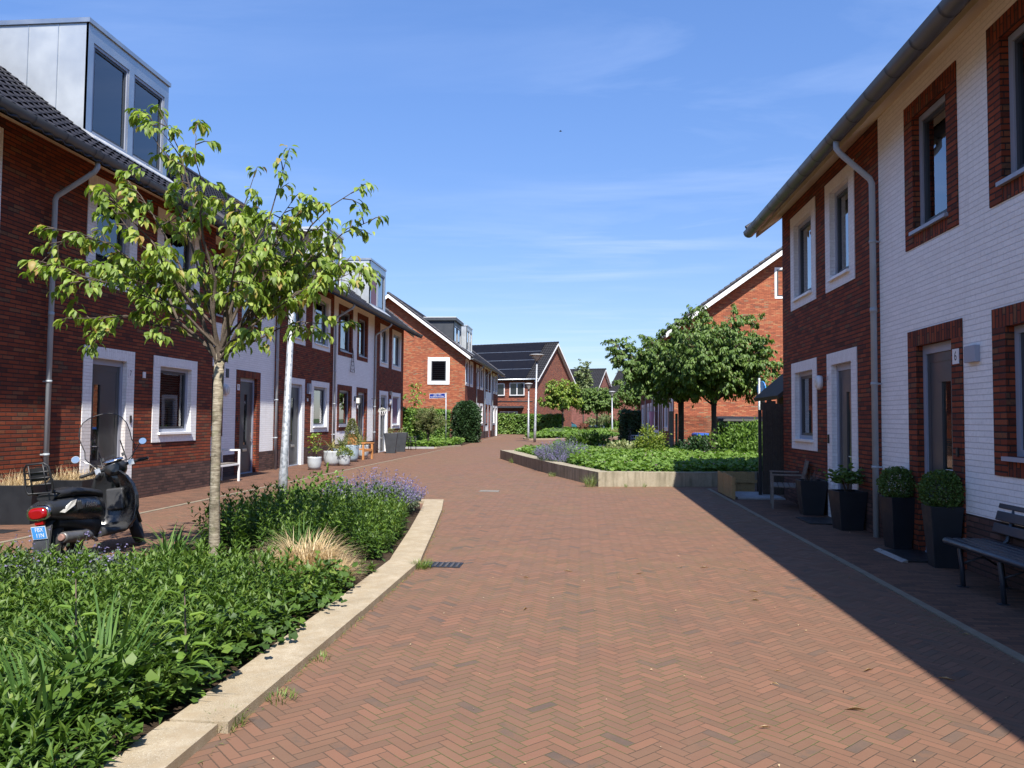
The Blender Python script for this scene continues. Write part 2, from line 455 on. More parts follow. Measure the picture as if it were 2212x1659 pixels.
def street_mat(name, stops, W=.0625, n=3, ang=45., joint=(.100, .065, .042), moss=True, tint=1.):
    m = Mat(name).set(rough=.8, spec=.3)
    x, y, _ = m.xyz(m.coord())
    wx = m.noise(m.vec(x, y), 1.3, 2) - .5; wy = m.noise(m.vec(y, x, 4.), 1.3, 2) - .5
    x0, y0 = x + wx * .035, y + wy * .035
    c, s_ = math.cos(R(ang)), math.sin(R(ang))
    u = (x0 * c + y0 * s_) / W; v = (y0 * c - x0 * s_) / W
    i, j = u.floor(), v.floor(); fu, fv = u.fract(), v.fract()
    k = (i - j).mod(2. * n); H = k.lt(n - .5)
    kk = (2. * n - 1.) - k
    lu = H.lerp(kk + fv, k + fu); lv = H.lerp(fu, fv)
    ix = H.lerp(i, i - k); iy = H.lerp(j - kk, j)
    idv = m.vec(ix, iy, H)
    rnd = m.white(idv); rnd2 = m.white(m.vec(iy, ix, H + 5.))
    nf = m.noise(m.vec(x, y), 55, 4, .6)
    ed = lu.min(float(n) - lu).min(lv.min(1. - lv)) * W + (nf - .5) * .005
    mask = ed.sm(.0008, .0044)
    n1 = m.noise(m.vec(x, y), 9, 6, .7); big = m.noise(m.vec(x, y), .23, 5, .6)
    patch = m.noise(m.vec(x, y), .11, 3, .5)
    base = m.ramp((rnd + (n1 - .5) * .25 + (patch - .5) * .25).clamp(), stops)
    dust = (m.noise(m.vec(x, y), 2.2, 6, .7)).sm(.35, .75, .30, .68)
    base = m.mix(dust, base, (.168 * tint, .100 * tint, .063 * tint))
    base = m.mix(big.sm(.5, .75, 0., .3), base, (.105 * tint, .068 * tint, .05 * tint))
    jc = joint
    if moss:
        mo = m.noise(m.vec(x, y), 5.5, 4, .7) * m.noise(m.vec(x, y, 3.), .5, 3).sm(.35, .62)
        jc = m.mix(mo.sm(.30, .46, 0., .8), joint, (.085, .105, .03))
    m.lk(m.mix(mask, jc, base), 'Base Color')
    m.bump(mask * (rnd2 * .35 + .5) + nf * .2 + n1 * .15 + (lu / float(n) - .5) * (rnd - .5) * .9 + (lv - .5) * (rnd2 - .5) * .5 + m.noise(m.vec(x, y, 9.), .9, 3) * 7., .0042)
    m.lk(rnd2 * .2 + .68, 'Roughness')
    return m.m
STREET = street_mat('clay_brick_paving', [(0, (.064, .053, .045)), (.025, (.082, .060, .046)), (.05, (.122, .070, .044)), (.45, (.146, .074, .045)), (.75, (.166, .080, .048)), (1, (.198, .092, .056))])
PAVE = brick_mat('pavement_brick', [(0, (.09, .052, .036)), (.5, (.145, .072, .045)), (1, (.18, .09, .056))], (.07, .05, .036), bw=.2, bh=.07, jh=.007, jv=.007, bump=.004, dirt=.35, grime=(.135, .085, .056))

def concrete(name, a, b, sc=3., stain=None, fleck=True):
    m = Mat(name).set(rough=.88, spec=.25)
    c = m.coord(); n = m.noise(c, sc, 7, .68); f = m.noise(c, 130, 3, .7)
    col = m.ramp(n, [(.28, a), (.72, b)])
    if fleck: col = m.mix(f.sm(.52, .68, 0., .55), col, tuple(v * .5 for v in a)); col = m.mix(m.noise(c, 170, 2).sm(.6, .7, 0., .6), col, (.62, .58, .5))
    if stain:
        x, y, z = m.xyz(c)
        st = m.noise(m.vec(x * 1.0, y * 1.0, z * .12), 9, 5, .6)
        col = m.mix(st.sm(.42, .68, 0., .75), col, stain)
    m.lk(col, 'Base Color'); m.bump(f + n * .5, .004)
    return m.m
KERB = concrete('sandy_concrete', (.25, .20, .13), (.41, .345, .245), 5., stain=(.30, .235, .15))
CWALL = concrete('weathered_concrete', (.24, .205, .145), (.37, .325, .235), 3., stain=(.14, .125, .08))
STRIP = concrete('kerb_strip_concrete', (.17, .145, .105), (.26, .22, .16), 6., fleck=False)
SLAB = concrete('grey_paving_slab', (.22, .22, .22), (.34, .34, .34), 4.)
SOIL = plain('garden_soil', (.055, .038, .025), .95, 0, .45, 9, .1, .03)
GRASSBASE = plain('far_grass', (.06, .09, .03), .9, 0, .4, 1.2, .1)
ZINC = plain('zinc_sheet', (.44, .47, .49), .34, .85, .12, 1.6)
ZINC_W = plain('pale_zinc_cladding', (.52, .55, .56), .42, .55, .08, 1.3)
GUTTER = plain('zinc_gutter', (.095, .105, .115), .45, .15, .2, 2.5)
PIPE = plain('zinc_pipe', (.34, .375, .40), .5, 0., .15, 3)
SOFFIT = plain('cream_soffit_board', (.76, .65, .45), .6, 0, .06, 1.5)
FRAME = plain('grey_blue_frame', (.30, .33, .40), .38, 0, .05, 3, .5)
SASH = plain('dark_sash', (.035, .042, .052), .4, 0, .1, 4)
WPAINT = plain('white_gloss_paint', (.78, .78, .77), .4, 0, .04, 3)
DOORM = plain('charcoal_door', (.055, .062, .07), .36, 0, .08, 2)
SILVER = plain('brushed_aluminium', (.62, .60, .56), .35, .9, .08, 20)
BLACK = plain('matt_black', (.012, .012, .013), .5, 0, .3, 8)
RUBBER = plain('rubber', (.02, .02, .021), .8, 0, .2, 12)
GALV = Mat('galvanised_steel').set(rough=.5, metal=.45)
_c = GALV.coord(); _n = GALV.t.nodes.new('ShaderNodeTexVoronoi'); _n.inputs['Scale'].default_value = 22; GALV.t.links.new(_c, _n.inputs['Vector'])
_g = GALV.xyz(_n.outputs['Color'])[0]
GALV.lk(GALV.ramp(_g, [(0, (.24, .26, .275)), (1, (.42, .44, .46))]), 'Base Color'); GALV.lk(_g.sm(0, 1, .38, .62), 'Roughness')
GALV = GALV.m
TILE = plain('dark_roof_tile', (.042, .041, .050), .58, 0, .35, 5, .25, .004)
TILE_B = plain('black_roof_tile', (.020, .020, .024), .65, 0, .35, 5, .2, .004)
UNDER = plain('roof_underlay', (.008, .008, .008), .9, 0, .2, 3, .1)
LEAD = plain('lead_flashing', (.46, .47, .48), .5, .4, .2, 5)
CURT = plain('white_curtain', (.66, .66, .64), .9, 0, .05, 6, .1)
BLIND = plain('grey_blind', (.30, .31, .31), .7, 0, .05, 6, .2)
PURPB = plain('mauve_screen', (.20, .13, .17), .8, 0, .06, 8, .1)
ROOMD = plain('dark_room', (.03, .03, .032), .9, 0, .1, 2, .1)
WOOD_G = None
def wood(name, a, b, sc=1., rough=.75):
    m = Mat(name).set(rough=rough, spec=.25)
    x, y, z = m.xyz(m.coord())
    n = m.noise(m.vec(x * 6, y * 6, z * 6), 3 * sc, 6, .7, 1.2); n2 = m.noise(m.coord(), 45 * sc, 3)
    col = m.ramp(n, [(.25, a), (.75, b)]); col = m.mix(n2.sm(.5, .75, 0., .35), col, tuple(v * .45 for v in a))
    m.lk(col, 'Base Color'); m.bump(n + n2 * .4, .003)
    return m.m
WOODY = wood('tan_fence_boards', (.26, .17, .075), (.40, .28, .13))
WOODG = wood('weathered_grey_wood', (.13, .11, .095), (.24, .21, .18))
TEAK = wood('orange_garden_wood', (.36, .16, .055), (.50, .24, .09))
WOODD = wood('dark_stained_wood', (.045, .035, .028), (.09, .07, .055))
POTB = plain('anthracite_planter', (.012, .014, .018), .55, 0, .15, 5, .4)
POTG = plain('grey_planter', (.042, .047, .054), .5, 0, .12, 4)
POTW = plain('pale_glazed_pot', (.37, .40, .42), .35, 0, .10, 6, .5)
POTU = plain('blue_grey_pot', (.26, .33, .38), .35, 0, .15, 6, .5)
SLAT = plain('blue_black_bench_paint', (.026, .032, .043), .42, 0, .15, 5)
def glass(name, tint=(.03, .035, .04), tr=.55):
    """window pane: mirror-like at a slant, see-through to a dark room"""
    m = Mat(name); t = m.t
    gl = t.nodes.new('ShaderNodeBsdfGlossy'); gl.inputs['Roughness'].default_value = .01; gl.inputs['Color'].default_value = (.95, .97, 1, 1)
    tp = t.nodes.new('ShaderNodeBsdfTransparent'); tp.inputs['Color'].default_value = (tr, tr * 1.02, tr * 1.02, 1)
    fr = t.nodes.new('ShaderNodeFresnel'); fr.inputs['IOR'].default_value = 1.55
    n = m.noise(m.coord(), 1.1, 2); bp = t.nodes.new('ShaderNodeBump'); bp.inputs['Distance'].default_value = .004; bp.inputs['Strength'].default_value = .12
    t.links.new(n.o, bp.inputs['Height']); t.links.new(bp.outputs[0], gl.inputs['Normal'])
    k = (NX(t, fr.outputs[0]) * 1.9 + .03).clamp()
    mx = t.nodes.new('ShaderNodeMixShader'); t.links.new(k.o, mx.inputs[0]); t.links.new(tp.outputs[0], mx.inputs[1]); t.links.new(gl.outputs[0], mx.inputs[2])
    t.links.new(mx.outputs[0], m.out.inputs[0]); t.nodes.remove(m.b)
    return m.m
PANE = glass('window_glass')
SHADE = Mat('frosted_lamp_shade').set(col=(.72, .72, .68), rough=.4)
_tl = SHADE.t.nodes.new('ShaderNodeBsdfTranslucent'); _tl.inputs[0].default_value = (.8, .8, .76, 1); _ms = SHADE.t.nodes.new('ShaderNodeMixShader'); _ms.inputs[0].default_value = .55
SHADE.t.links.new(SHADE.b.outputs[0], _ms.inputs[1]); SHADE.t.links.new(_tl.outputs[0], _ms.inputs[2]); SHADE.t.links.new(_ms.outputs[0], SHADE.out.inputs[0]); SHADE = SHADE.m
LAMPCAP = plain('grey_lamp_cap', (.42, .43, .43), .5, 0, .06)
def leafm(name, stops, trans=.28, tcol=None, rough=.5, spec=.35):
    m = Mat(name).set(rough=rough, spec=spec); t = m.t
    a = t.nodes.new('ShaderNodeAttribute'); a.attribute_name = 'rnd'
    r = NX(t, a.outputs['Fac'])
    c = m.ramp(r, stops); m.lk(c, 'Base Color')
    tl = t.nodes.new('ShaderNodeBsdfTranslucent')
    tc = m.mix(1., c, tcol or (1.5, 1.7, .7), 'MULTIPLY'); t.links.new(tc, tl.inputs[0])
    mx = t.nodes.new('ShaderNodeMixShader'); mx.inputs[0].default_value = trans
    t.links.new(m.b.outputs[0], mx.inputs[1]); t.links.new(tl.outputs[0], mx.inputs[2]); t.links.new(mx.outputs[0], m.out.inputs[0])
    return m.m
LF_TREE = leafm('cherry_leaf', [(0, (0.104, 0.160, 0.028)), (.5, (0.180, 0.260, 0.042)), (.9, (0.284, 0.353, 0.062)), (1, (0.323, 0.202, 0.062))], .34)
LF_BED = leafm('aster_leaf', [(0, (0.033, 0.068, 0.013)), (.5, (0.063, 0.120, 0.018)), (.88, (0.107, 0.172, 0.023)), (1, (0.152, 0.208, 0.035))], .25)
LF_GER = leafm('geranium_leaf', [(0, (0.069, 0.133, 0.023)), (.6, (0.120, 0.209, 0.034)), (1, (0.177, 0.265, 0.050))], .28)
LF_HED = leafm('ivy_hedge_leaf', [(0, (0.058, 0.117, 0.020)), (.6, (0.108, 0.193, 0.030)), (1, (0.187, 0.262, 0.050))], .22)
LF_DARK = leafm('dark_shrub_leaf', [(0, (0.016, 0.039, 0.014)), (.6, (0.029, 0.065, 0.022)), (1, (0.052, 0.098, 0.030))], .15)
LF_BOX = leafm('boxwood_leaf', [(0, (0.043, 0.084, 0.018)), (.6, (0.080, 0.140, 0.026)), (1, (0.131, 0.196, 0.042))], .2)
LF_YEL = leafm('golden_shrub_leaf', [(0, (.08, .14, .02)), (.6, (.16, .21, .03)), (1, (.26, .27, .04))], .3)
LF_MINT = leafm('catmint_leaf', [(0, (.065, .095, .055)), (.6, (.11, .15, .085)), (1, (.15, .19, .11))], .2)
LF_PURP = leafm('catmint_flower', [(0, (.13, .11, .22)), (.5, (.19, .165, .30)), (1, (.29, .26, .41))], .25, (1.1, 1.0, 1.3))
LF_STRAW = leafm('straw_grass', [(0, (0.408, 0.300, 0.156)), (.6, (0.600, 0.468, 0.264)), (1, (0.744, 0.624, 0.408))], .3, (1.1, 1, .8))
LF_STRAP = leafm('strap_leaf', [(0, (.035, .085, .02)), (.7, (.075, .15, .03)), (1, (.13, .20, .05))], .22, None, .6, .2)
LF_OLIVE = leafm('olive_leaf', [(0, (0.117, 0.143, 0.054)), (.6, (0.195, 0.221, 0.090)), (1, (0.286, 0.286, 0.132))], .2)
LF_PALM = leafm('faded_palm_leaf', [(0, (.12, .14, .04)), (.6, (.22, .22, .07)), (1, (.36, .27, .11))], .2)
LF_BROWN = leafm('dead_stem', [(0, (.10, .065, .045)), (1, (.20, .14, .10))], .1, (1, 1, 1))
LF_RUST = leafm('rust_red_leaf', [(0, (.10, .035, .02)), (1, (.22, .08, .04))], .2, (1.2, .9, .6))
LF_WHITE = leafm('white_blossom', [(0, (.55, .56, .45)), (1, (.75, .75, .68))], .2, (1, 1, 1))
LF_PINK = leafm('pink_blossom', [(0, (.42, .16, .35)), (1, (.60, .30, .52))], .2, (1, 1, 1))
LF_GRASS = leafm('weed_grass', [(0, (.08, .13, .025)), (.6, (.14, .21, .04)), (1, (.26, .27, .09))], .3)
LF_PALE = leafm('pale_far_leaf', [(0, (.09, .13, .05)), (.6, (.15, .19, .08)), (1, (.22, .26, .13))], .3)
LF_STREET = leafm('street_tree_leaf', [(0, (.062, .112, .027)), (.5, (.108, .18, .042)), (.95, (.16, .235, .058)), (1, (.14, .15, .05))], .32)
BARK = Mat('cherry_bark').set(rough=.8, spec=.25)
_u, _v, _ = BARK.xyz(BARK.coord('UV'))
_b1 = BARK.noise(BARK.vec(_u * 9, _v * 60), 1., 5, .65, .6); _b2 = BARK.noise(BARK.coord(), 11, 6, .7); _b3 = BARK.noise(BARK.coord(), 5, 5, .7)
_bc = BARK.ramp(_b1, [(.32, (.085, .065, .045)), (.52, (.25, .215, .155)), (.75, (.42, .38, .29))])
_bc = BARK.mix(_b3.sm(.50, .62, 0., .75), _bc, (.085, .075, .045))
_bc = BARK.mix(_b2.sm(.5, .72, 0., .6), _bc, (.16, .16, .08))
BARK.lk(_bc, 'Base Color'); BARK.bump(_b1 + _b2, .006); BARK = BARK.m
BARKD = plain('dark_bark', (.055, .045, .036), .85, 0, .4, 12, .2, .01)
LIMB = plain('limb_bark', (.085, .066, .05), .8, 0, .5, 9, .25, .006)
TWIG = plain('twig_bark', (.085, .062, .048), .75, 0, .35, 20, .25)

# ------------------------------------------------------------------ ground, street, pavements
def sheet(name, poly, z, m):
    mb = MB(); mb.face([(x, y, z) for x, y in poly]); return struct(mb.build(name, m, merge=False))
sheet('terrain', [(-900, -300), (900, -300), (900, 1500), (-900, 1500)], -.03, GRASSBASE)
sheet('street', [(-60, -40), (60, -40), (60, 230), (-60, 230)], 0, STREET)
sheet('pavement', [(-9.9, -8), (-7.30, -8), (-7.26, 41), (-7.9, 42.4), (-9.9, 41.2)], .004, PAVE)
sheet('pavement', [(3.03, -8), (4.6, -8), (4.6, 18.9), (3.03, 18.9)], .004, PAVE)
sheet('pavement', [(-9.2, 54), (-7.72, 60.9), (-8.0, 82), (-9.2, 82)], .004, PAVE)
def strip(x0, y0, x1, y1, wd=.08):
    mb = MB(); n = max(1, int(math.hypot(x1 - x0, y1 - y0) / 1.0)); d = Vector((x1 - x0, y1 - y0, 0)).normalized(); sd = Vector((-d.y, d.x, 0)) * wd / 2
    L = math.hypot(x1 - x0, y1 - y0) / n
    for k in range(n):
        a = Vector((x0, y0, 0)) + d * (k * L + .003); b = a + d * (L - .006); o = sd.normalized() * random.uniform(-.004, .004); hz = .010 + random.uniform(-.002, .002)
        mb.obox((a + b) / 2 + o + Vector((0, 0, -.02 + hz)), (b - a) / 2, sd, (0, 0, .02))
    return struct(mb.build('kerb_strip', STRIP))
strip(-7.26, -6, -7.26, 41)
strip(2.99, -6, 2.99, 18.9)
strip(-7.72, 60.9, -8.05, 84)

# ------------------------------------------------------------------ roofs, walls, windows
def tiled_plane(name, O, U, V_, nrm, W, Ln, mats, parent, per=.235, gauge=.33, h=.034, seg=6):
    """rows of arched roof tiles. O lower corner, U along the eave, V_ up the slope"""
    O, U, V_, nrm = (np.array(a, float) for a in (O, U, V_, nrm))
    nc = max(1, round(Ln / gauge)); g = Ln / nc; npd = max(1, round(W / per)); p = W / npd
    t = np.arange(npd * seg + 1) / seg; ph = t % 1.0
    arch = np.where(ph < .62, np.sin(np.pi * ph / .62), 0.) ** .8
    V = []; Q = []; k0 = 0; n = len(t)
    for c in range(nc):
        j = (RNG.random(n) - .5) * .003
        lo = O[None] + U[None] * (t * p)[:, None] + V_[None] * (c * g - .05) + nrm[None] * (.016 + arch * h + j)[:, None]
        hi = O[None] + U[None] * (t * p)[:, None] + V_[None] * (c * g + g) + nrm[None] * (-.012 + arch * h * .45)[:, None]
        lo2 = lo - nrm[None] * .013
        V += [lo, hi, lo2]
        a = np.arange(n - 1)
        Q.append(np.stack([k0 + a, k0 + a + 1, k0 + n + a + 1, k0 + n + a], 1))
        Q.append(np.stack([k0 + 2 * n + a, k0 + 2 * n + a + 1, k0 + a + 1, k0 + a], 1))
        k0 += 3 * n
    Q = np.concatenate(Q); V = np.concatenate(V)
    # underlay
    b = len(V); q = [O - nrm * .03, O + U * W - nrm * .03, O + U * W + V_ * Ln - nrm * .03, O + V_ * Ln - nrm * .03]
    V = np.concatenate([V, np.array(q)]); mi = np.concatenate([np.zeros(len(Q)), [1]]); Q = np.concatenate([Q, [[b, b + 1, b + 2, b + 3]]])
    return raw_mesh(name, V, Q.ravel(), np.arange(0, 4 * len(Q), 4), mats, parent, mi=mi)

def wall_grid(mb, y0, y1, z0, z1, holes, zpl, mi, mipl, x=0.):
    ys = sorted({y0, y1, *[h[0] for h in holes], *[h[1] for h in holes]}); zs = sorted({z0, z1, zpl, *[h[2] for h in holes], *[h[3] for h in holes]})
    ys = [a for a in ys if y0 <= a <= y1]; zs = [a for a in zs if z0 <= a <= z1]
    for a, b in zip(ys, ys[1:]):
        for c, d in zip(zs, zs[1:]):
            my, mz = (a + b) / 2, (c + d) / 2
            if any(h[0] < my < h[1] and h[2] < mz < h[3] for h in holes): continue
            mb.face([(x, a, c), (x, b, c), (x, b, d), (x, a, d)], mipl if mz < zpl else mi)

def ring(mb, o, i, mi=0, xf=.014, xb=-.16, bottom=True):
    """brick surround: outer and inner rectangles (y0,y1,z0,z1)"""
    mb.box(xb, xf, o[0], i[0], o[2], i[3], mi)
    mb.box(xb, xf, i[1], o[1], o[2], i[3], mi)
    mb.box(xb, xf, o[0], o[1], i[3], o[3], mi, swap=True)
    if bottom and i[2] > o[2] + .02: mb.box(xb, xf - .003, i[0], i[1], o[2], i[2], mi, swap=True)

def window(parent, i, xo=0., frame=FRAME, sash=SASH, sillm=WPAINT, sill=True, curtain=None, split=None, fw=.075, name='window'):
    y0, y1, z0, z1 = i
    mb = MB(); xa, xb_ = xo - .165, xo - .075
    mb.box(xa, xb_, y0, y0 + fw, z0, z1); mb.box(xa, xb_, y1 - fw, y1, z0, z1)
    mb.box(xa, xb_, y0 + fw, y1 - fw, z1 - fw, z1); mb.box(xa, xb_, y0 + fw, y1 - fw, z0, z0 + fw * .9)
    f = mb.build(name, frame, parent)
    cells = [(y0 + fw, y1 - fw)]
    if split:
        m_ = y0 + (y1 - y0) * split; s_ = MB().box(xa, xb_ - .004, m_ - .04, m_ + .04, z0 + fw * .9, z1 - fw).build('mullion', frame, f)
        cells = [(y0 + fw, m_ - .04), (m_ + .04, y1 - fw)]
    sb = MB(); pb = MB(); sw = .05
    for a, b in cells:
        c, d = z0 + fw * .9, z1 - fw
        sb.box(xa + .015, xa + .07, a, a + sw, c, d); sb.box(xa + .015, xa + .07, b - sw, b, c, d); sb.box(xa + .015, xa + .07, a + sw, b - sw, d - sw, d); sb.box(xa + .015, xa + .07, a + sw, b - sw, c, c + sw)
        pb.face([(xa + .045, a + sw, c + sw), (xa + .045, b - sw, c + sw), (xa + .045, b - sw, d - sw), (xa + .045, a + sw, d - sw)])
    sb.build('sash', sash, f); pb.build('pane', PANE, f, merge=False)
    if sill:
        MB().box(xo - .07, xo + .06, y0 - .03, y1 + .03, z0 - .045, z0 - .002).build('sill', sillm, f)
    a, b = y0 + fw, y1 - fw; c, d = z0 + fw, z1 - fw; xc = xa - .09
    if curtain in ('blind', 'slats'):
        cb = MB(); n = int((d - c) / .05)
        for k in range(n):
            z = c + .05 * k + .025; cb.obox((xc, (a + b) / 2, z), (.014, 0, .015), (0, (b - a) / 2, 0), (.0006, 0, -.0006))
        cb.build('blind', BLIND if curtain == 'slats' else CURT, f)
    elif curtain == 'screen':
        MB().box(xa + .075, xa + .082, a + .03, b - .03, c, d).build('roller_screen', PURPB, f)
    elif curtain in ('drape', 'drape2', 'half'):
        cb = MB(); spans = {'drape': [(a, a + (b - a) * .28), (b - (b - a) * .28, b)], 'drape2': [(b - (b - a) * .38, b)], 'half': [(a, b)]}[curtain]
        zt = d if curtain != 'half' else c + (d - c) * .45
        for p, q in spans:
            n = 14; y = [p + (q - p) * k / n for k in range(n + 1)]
            for k in range(n):
                xa_, xb2 = xc + .02 * math.sin(k * 1.9), xc + .02 * math.sin((k + 1) * 1.9)
                cb.face([(xa_, y[k], c), (xb2, y[k + 1], c), (xb2, y[k + 1], zt), (xa_, y[k], zt)])
        cb.build('curtain', CURT, f, merge=False)
    return f

def door(parent, i, hinge=1, frame=FRAME, leaf=DOORM, slit=(.36, .56), z1cap=None, number=None):
    """i = opening rectangle; hinge +1: handle towards y0"""
    y0, y1, z0, z1 = i; fw = .075; xa, xb_ = -.165, -.07
    mb = MB(); mb.box(xa, xb_, y0, y0 + fw, z0, z1); mb.box(xa, xb_, y1 - fw, y1, z0, z1); mb.box(xa, xb_, y0 + fw, y1 - fw, z1 - .11, z1); mb.box(xa, -.03, y0 + fw, y1 - fw, z0 - .02, z0 + .03)
    a, b, c, d = y0 + fw, y1 - fw, z0 + .03, z1 - .11
    W = b - a; s0, s1 = (a + W * slit[0], a + W * slit[1]) if hinge > 0 else (b - W * slit[1], b - W * slit[0])
    zs0, zs1 = c + .78, d - .36
    lf = MB(); xl, xt = xa + .03, xa + .075
    lf.box(xl, xt, a + .005, s0, c, d); lf.box(xl, xt, s1, b - .005, c, d); lf.box(xl, xt, s0, s1, c, zs0); lf.box(xl, xt, s0, s1, zs1, d)
    g = .09
    for q in ((a + g, a + g + .012, c + .1, d - .1), (b - g - .012, b - g, c + .1, d - .1)): lf.box(xt, xt + .006, *q)
    for z in (c + .1, d - .112): lf.box(xt, xt + .006, a + g, b - g, z, z + .012)
    D = lf.build('door', leaf, parent)
    mb.build('door_frame', frame, D)
    MB().face([(xl + .02, s0, zs0), (xl + .02, s1, zs0), (xl + .02, s1, zs1), (xl + .02, s0, zs1)]).build('pane', PANE, D, merge=False)
    ym = (a + b) / 2
    MB().box(xt, xt + .022, ym - .14, ym + .14, c + .60, c + .68).box(xt + .022, xt + .03, ym - .13, ym + .13, c + .61, c + .66).build('letter_slot', SILVER, D, bevel=.004)
    hy = a + .07 if hinge > 0 else b - .07
    hb = MB(); hb.box(xt, xt + .012, hy - .02, hy + .02, c + .88, c + 1.13); hb.tube([(xt + .01, hy, c + 1.03), (xt + .055, hy, c + 1.03), (xt + .06, hy + .12 * hinge, c + 1.03)], .009, 6)
    hb.build('handle', SILVER, D)
    return D

def text_mesh(txt, size, m, parent, loc, rot, ext=.0008, name='lettering', sx=1., align='CENTER', shear=0.):
    cu = bpy.data.curves.new('lettering', 'FONT'); cu.body = txt; cu.size = size; cu.extrude = ext; cu.align_x = align; cu.align_y = 'CENTER'; cu.shear = shear
    t = bpy.data.objects.new('tmp', cu); COL.objects.link(t)
    dg = bpy.context.evaluated_depsgraph_get(); me = bpy.data.meshes.new_from_object(t.evaluated_get(dg)); bpy.data.objects.remove(t)
    M = Matrix.Translation(loc) @ Matrix(rot).to_4x4() @ Matrix.Diagonal((sx, 1, 1, 1)); me.transform(M)
    me.materials.clear(); me.materials.append(m); me.name = name
    return link(bpy.data.objects.new(name, me), parent)
INK = plain('sign_ink', (.02, .02, .025), .5, 0, .02)
PLATEW = plain('white_enamel', (.72, .72, .72), .35, 0, .03)
LAMPG = plain('opal_lamp_glass', (.68, .66, .58), .3, 0, .03)
# columns = where text right / up / out of the face point
FACE_PX = ((0, 0, 1), (1, 0, 0), (0, 1, 0))            # text on a wall facing local +x: right = +y, up = +z

def house(name, label, loc, rot, W, style, dr, wn, Z, flip=1, near=False, far=False, pipe=None, dorm=None, slope=.78, depth=11.0, tile=TILE, number=None, num_y=None, extra=None,
          curt=('slats', None, None), group=None, verge=.45, det=True, cat='house', updoor=True, gable_win=None, gable_mat=None, redm=None, back=True, wtype=(None, None), slit=(.36, .56), ridge_hi=True, bell=True, ov=.70):
    """one terraced house. local frame: facade at x=0 facing +x, y along the street, floor z=0"""
    T = thing(name, label, cat, loc, rot, group)
    pl, gt, gws, ub, ut, sof = (Z[k] for k in ('pl', 'gt', 'gws', 'ub', 'ut', 'sof'))
    red = redm or RED
    main, trim = (red, WHITE_TRIM) if style == 'red' else (WHITE, red)
    sd, st = .25, .20
    inner = lambda o, isdoor: (o[0] + sd, o[1] - sd, o[2] if isdoor else o[2] + .20, o[3] - st)
    D = (dr[0], dr[1], 0., gt); Wg = (wn[0], wn[1], gws, gt)
    Ud = (dr[0] - .02, dr[1] - .04, ub, ut); Uw = (wn[0], wn[1], ub, ut)
    ops = [(D, True), (Wg, False), (Ud, False), (Uw, False)]
    holes = [(o[0] + .03, o[1] - .03, o[2] + (0 if dd else .03), o[3] - .03) for o, dd in ops]
    mb = MB()
    wall_grid(mb, 0, W, 0, sof + .02, holes, pl, 0, 1)
    rl = sof + .28; xr = -depth / 2; zr = rl - xr * slope
    if style == 'white' and det:                    # return faces are hidden in the row
        pass
    gm = 2
    for on, y in ((near, 0.), (far, W)):
        if on:
            mb.face([(0, y, pl), (-depth, y, pl), (-depth, y, rl - .15), (xr, y, zr - .15), (0, y, rl - .15)], gm)
            mb.face([(0, y, 0), (-depth, y, 0), (-depth, y, pl), (0, y, pl)], 1)
    if back: MB().face([(-depth, 0, 0), (-depth, W, 0), (-depth, W, rl - .2), (-depth, 0, rl - .2)], 0).build('rear_wall', main, T, merge=False)
    mb.build('wall', [main, DARK, gable_mat or red], T)
    for za, zb_ in ((.05, sof * .485), (sof * .495, sof - .05)):                    # the rooms behind the panes
        rm = MB(); rm.box(-2.2, -.30, .12, W - .12, za, zb_, 0, skip='+x'); rm.build('room', ROOMD, T, merge=False)
    for o, isd in ops:
        mbr = MB(); ring(mbr, o, inner(o, isd)); mbr.build('window_surround' if not isd else 'door_surround', trim, T)
    sm = WPAINT if style == 'red' else FRAME
    window(T, inner(Wg, False), curtain=curt[0], sillm=sm)
    window(T, inner(Ud, False), curtain=curt[1], sillm=sm)
    window(T, inner(Uw, False), curtain=curt[2], sillm=sm)
    door(T, inner(D, True), hinge=flip, slit=slit)
    # roof
    v0, v1 = (verge if near else 0.), (verge if far else 0.)
    ln = math.hypot(1, slope); Vd = (-1 / ln, 0, slope / ln); nn = (slope / ln, 0, 1 / ln); xo = ov - .10
    O = (xo, -v0, rl - xo * slope); Lr = (xo - xr) * ln
    tiled_plane('roof', O, (0, 1, 0), Vd, nn, W + v0 + v1, Lr, [tile, UNDER], T)
    rb = MB(); rb.face([(xr, -v0, zr), (xr, W + v1, zr), (-depth - .5, W + v1, rl - .5 * slope), (-depth - .5, -v0, rl - .5 * slope)])
    rb.build('rear_roof', tile, T, merge=False)
    mbc = MB(); n = int((W + v0 + v1) / .42); yy = -v0
    for k in range(n):
        a = -v0 + (W + v0 + v1) * k / n; b = -v0 + (W + v0 + v1) * (k + 1) / n + .03
        mbc.tube([(xr, a, zr + .02), (xr, b, zr + .035)], .115, 8)
    mbc.build('ridge_tiles', tile, T, merge=False)
    # eaves: sloping soffit board, fascia, half-round gutter
    eb = MB(); x1, z1 = ov - .31, sof - .26
    eb.face([(0, -v0, sof), (0, W + v1, sof), (x1, W + v1, z1), (x1, -v0, z1)]); zf = rl - x1 * slope - .045; eb.face([(x1, -v0, z1), (x1, W + v1, z1), (x1, W + v1, zf), (x1, -v0, zf)])
    for on, y in ((near, -v0), (far, W + v1)):
        if on: eb.face([(0, y, sof), (x1, y, z1), (x1, y, zf), (0, y, rl - .045)])
    eb.build('soffit', SOFFIT, T, merge=False)
    gb = MB(); gx, gz, gr = ov - .115, sof - .22, .115; K = 9
    prof = [(gx + gr * math.cos(math.pi * (1 + k / K)), gz + gr * math.sin(math.pi * (1 + k / K))) for k in range(K + 1)]
    prof[-1] = (gx + gr + .004, gz + .012)
    y0, y1 = -v0 - (.06 if near else 0), W + v1 + (.06 if far else 0)
    gb.loft([[(x, y, z) for x, z in prof] for y in (y0, y1)], closed=False, cap=False)
